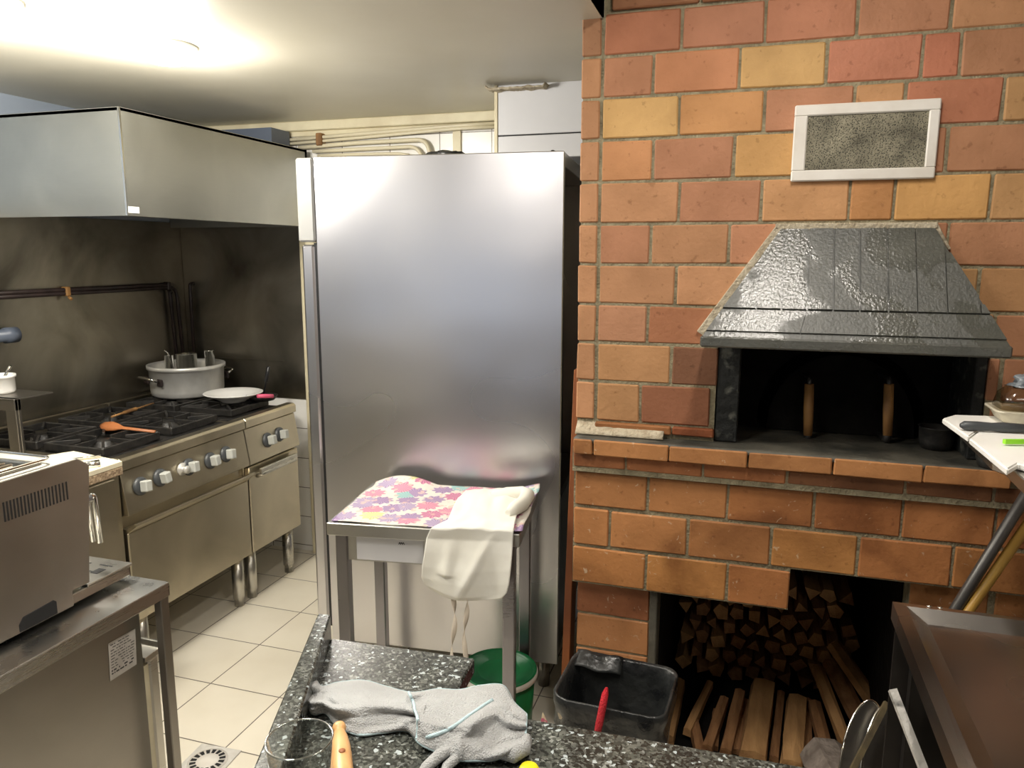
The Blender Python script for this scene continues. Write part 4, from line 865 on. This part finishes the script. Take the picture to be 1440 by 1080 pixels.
def loft(bm, rings, close0=True, close1=False, smooth=True):
    n = len(rings[0]); vs = [v for r in rings for v in r]
    bv, f = geo(bm, vs, [(i*n+k, i*n+(k+1) % n, (i+1)*n+(k+1) % n, (i+1)*n+k) for i in range(len(rings)-1) for k in range(n)], 0, smooth)
    if close0: bm.faces.new(bv[:n][::-1])
    if close1: bm.faces.new(bv[-n:])
bm = BM(); loft(bm, [[V(x, y, z) for x, y in rrect(BW*s, BD*s, .04)] for z, s in ((0, .80), (.02, .82), (.46, .95), (.485, .97), (.485, .962), (.46, .942), (.03, .80))], True, True); obj('body', bm, M['beige'], bin_, local=True)
rings = []
for z, s, k in ((.40, .975, .006), (.425, .99, .008), (.445, .985, .01), (.465, 1.0, .006), (.485, 1.015, .004), (.503, 1.02, .004), (.508, 1.0, .003), (.500, .95, .003), (.47, .90, .005), (.40, .86, .008), (.30, .80, .010), (.22, .72, .014)):
    rings.append([V(x, y, z+(.022*noise.noise(V(x*9, y*9, 3)) if z < .43 and s > .95 else .004*noise.noise(V(x*14, y*14, z*20))))+V(x, y, 0).normalized()*k*1.6*noise.noise(V(x*26, y*26, z*30)) for x, y in rrect(BW*s, BD*s, .045, 10)])
bm = BM(); loft(bm, rings, False, True); ln = obj('liner', bm, M['bag'], bin_, local=True, normals=False)
bm = BM(); grid(bm, lambda u, v: V(-.14+.13*u, .123-.055*v*(1-.5*u), .508-.02*v-.02*v*u+.004*math.sin(u*9)), 12, 6); obj('liner_flap', bm, M['bag'], ln, local=True, solid=.002)
bm = BM(); box(bm, -.035, .045, -.126, -.1215, .345, .40, .001); box(bm, -.02, .03, -.1268, -.126, .37, .38); lb = obj('sticker', bm, M['yellow'], bin_, local=True); lb.data.materials[0] = mat('faded_sticker', (.55, .50, .22, 1), (.62, .58, .44, 1), rough=.5, scale=30)
bm = BM(); box(bm, .085, .13, -.132, -.122, .385, .405, .004); obj('blue_clip', bm, M['blue'], bin_, local=True)
bmx = BM(); a = at(851, 975, 'z', .535); b = at(838, 1030, 'z', .44); a = V(a.x, 1.705, a.z); a = at(851, 976, 'y', 1.70); b = at(839, 1036, 'y', 1.675)
tube(bmx, [a+V(0, .02, .004), a, a*.7+b*.3, a*.3+b*.7, b], [.004, .0085, .0095, .0095, .008], 10)
tag(obj('red_brush', bmx, M['red']), 'red plastic handle hooked over the front rim of the bin', 'handle')
# orange board leaning between refrigerator and bricks
bm = BM(); a, b = at(812, 520, 'y', 2.42), at(788, 985, 'y', 2.20)
def bp(px, py, y): return at(px, py, 'y', y)
t0, t1, b0, b1 = bp(807, 520, 2.33), bp(815, 520, 2.33), bp(788, 975, 2.27), bp(799, 975, 2.27)
e0 = b0+(b0-t0)*(b0.z/(t0.z-b0.z)); e1 = b1+(b1-t1)*(b1.z/(t1.z-b1.z)); dy = V(-.004, .09, 0)
hexa(bm, [V(e0.x, e0.y, 0), V(e1.x, e1.y, 0), V(e1.x, e1.y, 0)+dy, V(e0.x, e0.y, 0)+dy, t0, t1, t1+dy, t0+dy], .002)
tag(obj('leaning_board', bm, M['orangeboard']), 'narrow orange-brown board leaning between the refrigerator and the brick wall', 'board')

# ================================================================== FIREWOOD
G = 'split logs stacked at the back of the wood store'; LB = 'split log end in the stack at the back of the wood store'
def splitlog(c, r, L_, ang, rot, name='firewood_log', m=None, tilt=0, label=LB, group=G, flat=1, sides=None):
    k = sides or random.choice([3, 3, 4, 5]); pts = []
    for i in range(k):
        a = 2*PI*i/k+random.uniform(-.25, .25); rr_ = r*random.uniform(.85, 1.1); pts.append((rr_*math.cos(a), rr_*math.sin(a)*flat))
    bm = BM(); Mx = Matrix.Translation(Vector(c)) @ Matrix.Rotation(ang, 4, 'Z') @ Matrix.Rotation(tilt, 4, 'X') @ Matrix.Rotation(rot, 4, 'Y')
    nn = 5; rings = []
    for j in range(nn+1):
        y = -L_/2+L_*j/nn; rings.append([Mx @ V(p[0]*(1+.1*noise.noise(V(j, i, c[0]*9))), y, p[1]*(1+.1*noise.noise(V(j, i+5, c[0]*9)))) for i, p in enumerate(pts)])
    loft(bm, rings, True, True, False)
    return tag(obj(name, bm, m or random.choice([M['wood'], M['woodpale']])), label, 'firewood', group)
zrow = .05
for j in range(7):
    n_ = 10
    for i in range(n_):
        x = -.17+i*.062+(.031 if j % 2 else 0)+random.uniform(-.006, .006)
        if x > .42: continue
        splitlog((x, 2.93+random.uniform(-.015, .015), zrow+random.uniform(-.004, .004)), random.uniform(.028, .033), .28, random.uniform(-.03, .03), random.uniform(0, 6))
    zrow += .058
def plankpx(p0, p1, w, z0, z1, label, th=.028, m='wood', group='loose split logs on the wood store floor'):
    a = at(*p0, 'z', z0); b = at(*p1, 'z', z1); d = b-a; L_ = d.length; d.normalize(); s = d.cross(V(0, 0, 1)).normalized(); up = s.cross(d).normalized()
    bm = BM(); rings = []; nn = 6
    for j in range(nn+1):
        c = a+d*L_*j/nn; q = .10*noise.noise(c*7)
        rings.append([c-s*w*(.5+q)-up*th*.5, c+s*w*(.5-q*.5)-up*th*.4, c+s*w*(.42+q)+up*th*.45, c-s*w*(.05+q)+up*th*(.62+q), c-s*w*(.45)+up*th*.4])
    loft(bm, rings, True, True, False)
    return tag(obj('firewood_log', bm, M[m]), label, 'firewood', group)
plankpx((1074, 962), (1058, 1066), .085, .05, .05, 'wide split log lying front to back, middle of the wood store floor', .04, 'woodpale')
plankpx((1121, 984), (1113, 1078), .070, .045, .045, 'split log just right of the widest one on the wood store floor', .04, 'woodpale')
plankpx((1145, 990), (1163, 1060), .045, .04, .04, 'short dark split log third from the widest one towards the steel unit', .03, 'wood')
plankpx((1150, 940), (1192, 1052), .04, .14, .05, 'thin split log slanting to the right, end beside the metal plates', .03, 'woodpale')
plankpx((1168, 930), (1214, 1022), .06, .17, .06, 'reddish split log slanting right, between two paler ones', .03, 'wood')
plankpx((1172, 905), (1238, 1000), .055, .24, .09, 'longest pale split log leaning on the stack at the right', .03, 'woodpale')
plankpx((998, 962), (966, 1030), .028, .05, .04, 'thin split log nearest the waste bin, slanting left', .03, 'woodpale')
plankpx((1040, 975), (1020, 1060), .040, .05, .04, 'split log directly left of the widest one', .035, 'wood')
plankpx((1018, 985), (994, 1055), .035, .05, .04, 'narrow dark split log between the bin and the middle logs', .035, 'wood')
plankpx((955, 960), (938, 1040), .045, .05, .04, 'split log lying right against the waste bin side', .035, 'woodpale')
plankpx((975, 1015), (985, 1060), .035, .03, .03, 'short stubby log at the front, right of the waste bin', .03, 'wood')
plankpx((1098, 975), (1088, 1068), .03, .025, .025, 'dark thin log in the gap right of the widest one', .022, 'wood')
plankpx((1136, 985), (1137, 1068), .025, .02, .02, 'dark thin log in the gap left of the short dark one', .02, 'wood')
plankpx((1047, 985), (1036, 1058), .03, .02, .02, 'low dark log lying between the two middle logs', .02, 'wood')
plankpx((1008, 1000), (1004, 1052), .03, .02, .02, 'low dark log right of the stubby one', .02, 'wood')
c = at(1172, 1072, 'z', .12)
splitlog((c.x, c.y-.02, .09), .075, .16, .25, .3, m=M['barkgrey'], label='short thick grey-barked log in front of the slanting ones', group=None, sides=9)
# metal peels and bar leaning at the side of the steel unit
def peel(px, py, px1, py1, y, rx, rz_, label, m, hd=None):
    a = at(px, py, 'y', y); b = at(px1, py1, 'y', y-.1)
    d = (a-b).normalized(); s = d.cross(V(0, 1, .2)).normalized(); nn = s.cross(d).normalized(); c = (a+b)/2
    t = thing('oven_peel', label, 'peel', c-V(0, 0, rz_))
    bm = BM(); n = 36; rim = [c+s*rx*math.cos(2*PI*k/n)+d*rz_*math.sin(2*PI*k/n) for k in range(n)]
    loft(bm, [[v-nn*.0015 for v in rim], [v+nn*.0015 for v in rim]], True, True, False); obj('blade', bm, m, t)
    bm = BM(); tube(bm, rim+[rim[0], rim[1]], .0035, 6); obj('rim', bm, M['chrome'], t)
    if hd:
        bm = BM(); tube(bm, hd, .0085, 4, smooth=False); o = obj('handle', bm, mat('dull_brass', (.30, .24, .13, 1), (.16, .13, .09, 1), rough=.4, metal=.6, scale=25), t); o['label'] = 'brassy square metal handle'
a = at(1247, 988, 'y', 1.86); b = at(1196, 1088, 'y', 1.74)
peel(1222, 1008, 1200, 1120, 1.92, .045, .135, 'round grey metal peel blade with brassy handle, leftmost beside the logs', M['steel_dark'], [a, a+(b-a)*2.2])
peel(1245, 1020, 1228, 1130, 1.90, .04, .14, 'round shiny metal peel blade with bright rim, behind the white-stained bar', M['steel'])
bm = BM(); a = at(1255, 970, 'y', 1.70); b = at(1298, 1080, 'y', 1.60); d = b-a; M_ = [a, a+d*(a.z-.003)/(a.z-b.z)]
tube(bm, M_, .0115, 4, smooth=False); tag(obj('metal_bar', bm, M['corroded']), 'white-stained metal bar leaning against the steel unit', 'bar')

# ================================================================== RIGHT STEEL UNIT
ru = thing('steel_counter', 'reddish-reflecting steel counter with raised rim at the right foreground', 'counter', (.75, 1.2, 0))
UX0, UY1, UZ = .338, 1.775, .855
bm = BM(); box(bm, UX0+.004, 1.3, .3, UY1-.004, UZ-.05, UZ-.026, 0); geo(bm, [V(UX0+.062, .3, UZ-.022), V(1.3, .3, UZ-.022), V(1.3, UY1-.055, UZ-.022), V(UX0+.062, UY1-.055, UZ-.022), V(UX0+.024, .3, UZ), V(UX0+.024, UY1-.024, UZ), V(1.3, UY1-.024, UZ), V(UX0, .3, UZ-.007), V(UX0, UY1, UZ-.004), V(1.3, UY1, UZ-.004), V(UX0, .3, UZ-.045), V(UX0, UY1, UZ-.045), V(1.3, UY1, UZ-.045)],
    [(0, 1, 2, 3), (4, 0, 3, 5), (3, 2, 6, 5), (7, 4, 5, 8), (5, 6, 9, 8), (10, 7, 8, 11), (8, 9, 12, 11)]); obj('worktop', bm, M['steel_right'], ru)
bm = BM(); box(bm, .70, 1.28, .32, UY1-.03, .12, UZ-.05, .003); obj('cabinet', bm, M['steel_dark'], ru).data.materials[0] = mat('shaded_black_steel', (.02, .017, .015, 1), (.035, .03, .027, 1), rough=.45, metal=.5, scale=5)  # near-black steel: shadow under the worktop put into the colour
bm = BM()
for px in (1304, 1318): a = at(px, 847, 'z', UZ); lathe(bm, [(0, .0), (.006, 0), (.006, .002), (0, .003)], (a.x, UY1-.01, UZ), 12)
obj('screw', bm, M['chrome'], ru)
bm = BM(); box(bm, UX0+.006, 1.28, UY1-.03, UY1-.02, .02, UZ-.05); obj('shade_panel', bm, bpy.data.materials['shaded_black_steel'], ru)  # dark sheet added for the shadow under the counter, hides the brick pillar
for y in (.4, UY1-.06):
    bm = BM(); box(bm, UX0+.04, UX0+.07, y, y+.03, 0, UZ-.05); obj('leg', bm, bpy.data.materials['shaded_black_steel'], ru)
# overshelf
sh = thing('steel_shelf', 'steel shelf at the right edge, under the white chopping boards', 'shelf', (.9, 1.5, UZ))
ZS = 1.238
bm = BM(); c0 = at(1414, 650, 'z', ZS); c1 = at(1480, 712, 'z', ZS); prism(bm, [(.462, 1.88), (.455, c0.y+.03), (c0.x, c0.y), (c1.x, c1.y), (1.3, c1.y), (1.3, 1.88)], 'z', ZS-.025, ZS, .002); obj('shelf_board', bm, M['steel'], sh)
bm = BM(); box(bm, 1.1, 1.14, 1.5, 1.54, UZ-.014, ZS-.03); obj('bracket', bm, M['steel'], sh)
ZB = ZS+.002
def board(pts, th, label):
    p = [at(*q, 'z', ZB+th) for q in pts]; n = len(p)
    bm = BM(); vs = p+[V(v.x, v.y, v.z-th) for v in p]; b_, f = geo(bm, vs, [tuple(range(n)), tuple(range(n, 2*n))[::-1]]+[(i, (i+1) % n, n+(i+1) % n, n+i) for i in range(n)])
    bmesh.ops.recalc_face_normals(bm, faces=f); bmesh.ops.bevel(bm, geom=list(bm.edges), offset=.003, segments=2, affect='EDGES')
    return tag(obj('chopping_board', bm, M['chopboard']), label, 'board')
board([(1325, 588), (1342, 583), (1500, 588), (1500, 607), (1376, 604), (1362, 614)], .013, 'white chopping board at the back, with the black knife on it')
board([(1363, 616), (1376, 606), (1500, 609), (1500, 668), (1432, 651), (1417, 660)], .013, 'white chopping board in front, with the green tool on it')
# knife
kn = thing('kitchen_knife', 'knife with thick black handle on the back white board', 'knife', at(1380, 600, 'z', ZB+.014))
zk = ZB+.013+.011; P0, P1 = at(1350, 598, 'z', zk), at(1450, 603, 'z', zk); d = P1-P0
bm = BM(); tube(bm, [P0, P0+d*.06, P0+d*.25, P0+d*.45, P0+d*.6, P0+d], [.004, .010, .0105, .009, .011, .009], 14, flat=.9); obj('handle', bm, M['bezel'], kn)
bm = BM(); tube(bm, [P1, P1+d.normalized()*.2], [.014, .003], 8, flat=.12); obj('blade', bm, M['chrome'], kn)
bm = BM(); a, b = at(1412, 621, 'z', ZB+.021), at(1500, 621, 'z', ZB+.021); tube(bm, [a, b], .0062, 4, smooth=False); tag(obj('green_tool', bm, M['lime']), 'lime green flat handle on the front white board', 'utensil')
# plastic tub with bag on top
c = at(1446, 588, 'z', ZB+.0145); c.y -= .035
tb2 = thing('plastic_tub', 'clear plastic tub on the back white board at the right edge', 'tub', c)
rings = []; 
for z, s in ((0, .80), (.004, .84), (.022, .95), (.024, 1.04), (.028, 1.04), (.028, .97), (.024, .93), (.006, .8)): rings.append([c+V(x, y, z) for x, y in rrect(.085*s, .055*s, .02)])
bm = BM(); loft(bm, rings, True, True); obj('base', bm, mat('milky_plastic', (.62, .57, .44, 1), (.50, .46, .36, 1), rough=.25, scale=20), tb2)
rings = []
for z, s in ((.029, .90), (.06, .82), (.074, .66), (.076, .60)): rings.append([c+V(x, y, z) for x, y in rrect(.085*s, .055*s, .02)])
bm = BM(); loft(bm, rings, True, True); obj('lid', bm, M['clear'], tb2)
bm = lump(c+V(.005, .0, .077), .056, .045, .034, 9); tag(obj('grey_bag', bm, M['greybag']), 'crumpled grey and black bag on top of the plastic tub', 'bag')
# pans on the hearth slab under the boards
for (ax, ay), r, lab in (((.512, 2.315), .046, 'dark pan on the oven shelf, back one under the white boards'), ((.612, 2.152), .044, 'grey pan on the oven shelf, front one under the white boards')):
    bm = BM(); lathe(bm, [(0, 0), (r*.8, 0), (r*.95, .02), (r, .06), (r+.003, .062), (r-.003, .060), (r*.9, .02), (0, .004)], V(ax, ay, 1.0862), 28)
    tag(obj('small_pan', bm, M['black'] if ay > 2.2 else M['greypan']), lab, 'pan')
# leaning poles behind the unit
for lab, p0, p1, m, r in (('grey peel pole leaning against the bricks behind the steel counter', (1348, 850), (1445, 693), 'greypole', .0135), ('golden wooden peel pole leaning beside the grey one', (1368, 850), (1445, 738), 'goldwood', .0125)):
    a = at(*p0, 'y', 2.02); b = at(*p1, 'y', 2.07); d = b-a; k = a.z/d.z
    a0 = a-d*k; bm = BM(); tube(bm, [V(a0.x, a0.y, .001), b+d*2.2], r, 12); tag(obj('peel_pole', bm, M[m]), lab, 'pole')

# ================================================================== GRANITE COUNTER
gc = thing('granite_counter', 'speckled grey granite counter with raised kerb in the foreground', 'counter', (-.3, .9, 0))
GZ = .9
def gpt(px, py, z=GZ): return at(px, py, 'z', z)
out = [(-.726, 1.167), (-.442, 1.183), (-.432, 1.045), (-.297, 1.04), (.30, 1.056), (.30, .35), (-.50, .35), (-.585, .80)]
bm = BM(); prism(bm, out, 'z', GZ-.03, GZ, .003)
obj('worktop', bm, M['granite'], gc)
bm = BM()
kt = .945
k0, k1, k2, k3 = gpt(447, 862, kt), gpt(465, 864, kt), gpt(398, 1080, kt), gpt(356, 1080, kt)
e = (k2-k1); k2b = k1+e*1.6; k3b = k0+(k3-k0)*1.6
hexa(bm, [V(k3b.x, k3b.y, GZ-.03), V(k2b.x, k2b.y, GZ-.03), V(k1.x, k1.y, GZ-.03), V(k0.x, k0.y, GZ-.03), k3b, k2b, k1, k0], .003); obj('kerb', bm, M['granite'], gc)
bm = BM(); prism(bm, [(-.64, 1.10), (-.48, 1.12), (-.47, .98), (.28, .99), (.28, .4), (-.46, .4)], 'z', .0, GZ-.03); obj('base', bm, M['darkpanel'], gc)

# towel
TOP = [(424, 966), (441, 955), (452, 966), (474, 961), (511, 958), (548, 968), (581, 975), (615, 970), (646, 971), (676, 965), (707, 965), (722, 988), (740, 1005)]
BOT = [(430, 987), (440, 1003), (458, 1002), (476, 1021), (505, 1033), (536, 1030), (572, 1027), (592, 1046), (621, 1059), (646, 1068), (673, 1069), (701, 1066), (738, 1048)]
def crv(P, u):
    t = u*(len(P)-1); i = min(int(t), len(P)-2); f = t-i; g = lambda k: P[max(0, min(len(P)-1, k))]
    p0, p1, p2, p3 = g(i-1), g(i), g(i+1), g(i+2)
    return tuple(.5*((2*p1[c])+(-p0[c]+p2[c])*f+(2*p0[c]-5*p1[c]+4*p2[c]-p3[c])*f*f+(-p0[c]+3*p1[c]-3*p2[c]+p3[c])*f**3) for c in (0, 1))
def ridge(x): return 1-abs(math.sin(x))
def towel(u, v, lift=0, ph=0):
    a, b = crv(TOP, u), crv(BOT, u); px, py = a[0]+(b[0]-a[0])*v, a[1]+(b[1]-a[1])*v
    e = min(1, 5*v, 5*(1-v), 9*u+.3, 9*(1-u)+.3); e = max(0, e)**.7
    w = noise.noise(V(u*5, v*3, 9+ph))*1.6
    h = .004+lift+e*(.007+.016*ridge(v*4.2+u*3.5+w*.8+ph)**1.5+.009*ridge(v*2+u*9+w+ph)**2+.006*noise.noise(V(u*9, v*4, 4+ph))+.001*noise.noise(V(u*40, v*16, 2)))
    return at(px, py, 'z', GZ+max(.003, h))
def hemU(v): return .485+.035*math.sin(v*2.6)+.10*max(0, v-.45)
tw = thing('grey_towel', 'crumpled grey microfibre cloth with pale blue hem on the granite counter', 'towel', gpt(580, 1010))
left = lambda u, v: towel(u*.56, v)
right = lambda u, v: towel(hemU(v)+(1-hemU(v))*u, v, .010*max(0, 1-u*1.5)+.004, 1.3)
bm = BM(); grid(bm, left, 80, 46); obj('cloth', bm, M['towel'], tw, solid=.004)
bm = BM(); grid(bm, right, 80, 46); o = obj('folded_over_cloth', bm, M['towel'], tw, solid=.004)
bm = BM()
for fn in (lambda t: left(t, 0), lambda t: left(t, 1), lambda t: left(.0, t), lambda t: right(t, 0), lambda t: right(t, 1), lambda t: right(0, t)+V(0, 0, .001), lambda t: right(1, t)): tube(bm, [fn(k/70) for k in range(71)], .0024, 6)
hm = lambda t: right(.62-.52*t, .22+.66*t)+V(0, 0, .003)
tube(bm, [hm(k/30) for k in range(31)], .003, 6); obj('hem', bm, M['hem'], tw)
bm = BM(); tube(bm, [gpt(640, 1052, .915), gpt(618, 1062, .915), gpt(600, 1078, .912), gpt(588, 1096, .91)], [.010, .013, .011, .008], 12, flat=.7)
tube(bm, [gpt(646, 1062, .912), gpt(628, 1078, .91), gpt(622, 1096, .908)], [.008, .007, .006], 10)
tube(bm, [gpt(590, 1018, .915), gpt(598, 1032, .915), gpt(602, 1046, .913)], [.008, .010, .008], 10); obj('twisted_end', bm, M['towel'], tw)
bm = BM(); tube(bm, [gpt(700, 1058, .912), gpt(722, 1062, .914), gpt(738, 1052, .914), gpt(742, 1038, .912)], [.008, .011, .011, .008], 12, flat=.8); obj('rolled_corner', bm, M['towel'], tw)
# glass
c = at(421, 1039, 'z', 1.008); c = V(c.x, c.y, GZ+.0006); r = .0415
gl = thing('drinking_glass', 'empty clear drinking glass on the granite beside the kerb', 'glass', c)
bm = BM(); lathe(bm, [(0, 0), (r*.78, 0), (r*.84, .006), (r, .107)], c, 48, cap=False); obj('bowl', bm, M['glass'], gl)
bm = BM(); tube(bm, [c+V(r*math.cos(2*PI*k/48), r*math.sin(2*PI*k/48), .1075) for k in range(50)], .0014, 8, cap=False); obj('rim', bm, M['glass_rim'], gl)
bm = BM(); lathe(bm, [(0, .001), (r*.74, .001), (r*.78, .006), (r*.7, .009), (0, .008)], c, 40); obj('base', bm, M['glass_rim'], gl)
# wooden handle
a = gpt(477, 1024, .916); b = gpt(484, 1110, .916); d = (b-a).normalized(); q = Vector(d).to_track_quat('Z', 'Y').to_matrix().to_4x4()
R = Matrix.Translation(a-d*.010) @ q
wh = thing('wooden_tool', 'pale wooden handle with round knob, lying right of the glass', 'handle', (a.x, a.y, GZ))
bm = BM(); lathe(bm, [(0, 0), (.006, .001), (.0098, .006), (.0105, .011), (.009, .016), (.0062, .019), (.0085, .022), (.0115, .035), (.0138, .055), (.0145, .075), (.0145, .12), (.012, .15), (0, .152)], M=R, n=24); hd = obj('handle', bm, M['beech'], wh)
bm = BM(); e = gpt(481, 1055, .9312); lathe(bm, [(0, .0), (.0048, .0), (.0048, .0008), (0, .0008)], (e.x, e.y, .9305), 16); obj('hole', bm, M['spoonwood'], hd)
c = gpt(744, 1086); bm = BM(); lathe(bm, [(0, 0), (.014, 0), (.015, .004), (.012, .009), (0, .009)], (c.x, c.y, GZ), 24); tag(obj('bottle_cap', bm, M['yellow']), 'yellow cap on the granite at the lower edge', 'cap')

# ================================================================== FLOOR DRAIN
c = at(292, 1072, 'z', 0); dr = thing('floor_drain', 'round white drain in a square plate in the tiled floor', 'drain', (c.x, c.y, 0), math.radians(4))
bm = BM(); box(bm, -.075, .075, -.075, .075, .0005, .004, .001); obj('plate', bm, M['label'], dr, local=True)
bm = BM(); lathe(bm, [(0, .004), (.062, .004), (.062, .006), (0, .007)], (0, 0, 0), 32); obj('cover', bm, M['whitepaint'], dr, local=True)
bm = BM()
for k in range(16):
    a0, a1 = 2*PI*k/16+.05, 2*PI*(k+1)/16-.09
    geo(bm, [V(rr_*math.cos(a), rr_*math.sin(a), .0072) for rr_, a in ((.036, a0), (.036, a1), (.055, a1), (.055, a0))], [(0, 1, 2, 3)])
obj('slots', bm, M['darkgap'], dr, local=True)

# ================================================================== LIGHTS
def lamp(name, x, y, z, r, label, power, col=(1, .95, .86), fix=True):
    t = thing('ceiling_lamp', label, 'lamp', (x, y, z), 0, None)
    bm = BM(); lathe(bm, [(r*1.05, 0), (r*1.05, -.012), (r*.95, -.014), (0, -.014)], (x, y, z), 32); obj('base', bm, M['white'], t)
    bm = BM(); lathe(bm, [(r*.92, -.014), (r*.9, -.03), (r*.6, -.05), (0, -.058)], (x, y, z), 32); obj('diffuser', bm, M['lamp'], t)
    ld = bpy.data.lights.new('lamp_light', 'POINT'); ld.energy = power; ld.color = col; ld.shadow_soft_size = .09
    lo = bpy.data.objects.new('lamp_light', ld); C.objects.link(lo); lo.location = (x, y, z-.15)
lamp('a', -1.80, 2.08, CEIL, .09, 'glaring round ceiling lamp in front of the extractor hood', 20)
lamp('b', -1.95, 1.55, CEIL, .12, 'glaring ceiling lamp at the top left corner', 62)
def area(loc, rot, sx, sy, p, col):
    ld = bpy.data.lights.new('area', 'AREA'); ld.shape = 'RECTANGLE'; ld.size = sx; ld.size_y = sy; ld.energy = p; ld.color = col
    o = bpy.data.objects.new('area_light', ld); C.objects.link(o); o.location = loc; o.rotation_euler = rot; return o
def batten(x, y, z, p, n):      # strip lamps out of frame: a main one, the others added as fill
    bm = BM(); box(bm, x-.05, x+.05, y-.33, y+.33, z-.03, z-.001, .004); tube(bm, [(x, y-.3, z-.045), (x, y+.3, z-.045)], .014, 12, mi=1)
    o = obj(n, bm, [M['white'], M['lamp']]); o['kind'] = 'structure'
    area((x, y, z-.065), (0, 0, 0), .10, .6, p, (1, .93, .84))
batten(.06, 1.30, 2.56, 13, 'main_strip_lamp')  # strip lamp above the frame that gives the oven hood its glare
batten(-.85, .70, CEIL, 14, 'fill_lamp_1')  # unseen fill lamp, added to even out the light
batten(1.2, -1.6, 2.56, 10, 'fill_lamp_2')  # added fill lamp behind the viewer
area((-1.8, -2.9, 1.3), (PI/2, 0, 0), 2.0, 1.0, 8, (.76, .82, 1))
w = bpy.data.worlds.new('World'); bpy.context.scene.world = w; w.use_nodes = True
w.node_tree.nodes['Background'].inputs['Color'].default_value = (.62, .72, 1, 1); w.node_tree.nodes['Background'].inputs['Strength'].default_value = .7

# ================================================================== CAMERA
cd = bpy.data.cameras.new('camera'); cd.sensor_fit = 'HORIZONTAL'; cd.sensor_width = 36; cd.lens = F*36/1440; cd.clip_start = .02
co = bpy.data.objects.new('camera', cd); C.objects.link(co)
mw = Matrix.Identity(4)
for i in range(3): mw[i][0] = RX[i]; mw[i][1] = UX[i]; mw[i][2] = -FX[i]; mw[i][3] = EYE[i]
co.matrix_world = mw
sc = bpy.context.scene; sc.camera = co
sc.view_settings.view_transform = 'Standard'; sc.view_settings.look = 'None'; sc.view_settings.exposure = 0; sc.view_settings.gamma = 1; sc.view_settings.use_curve_mapping = False
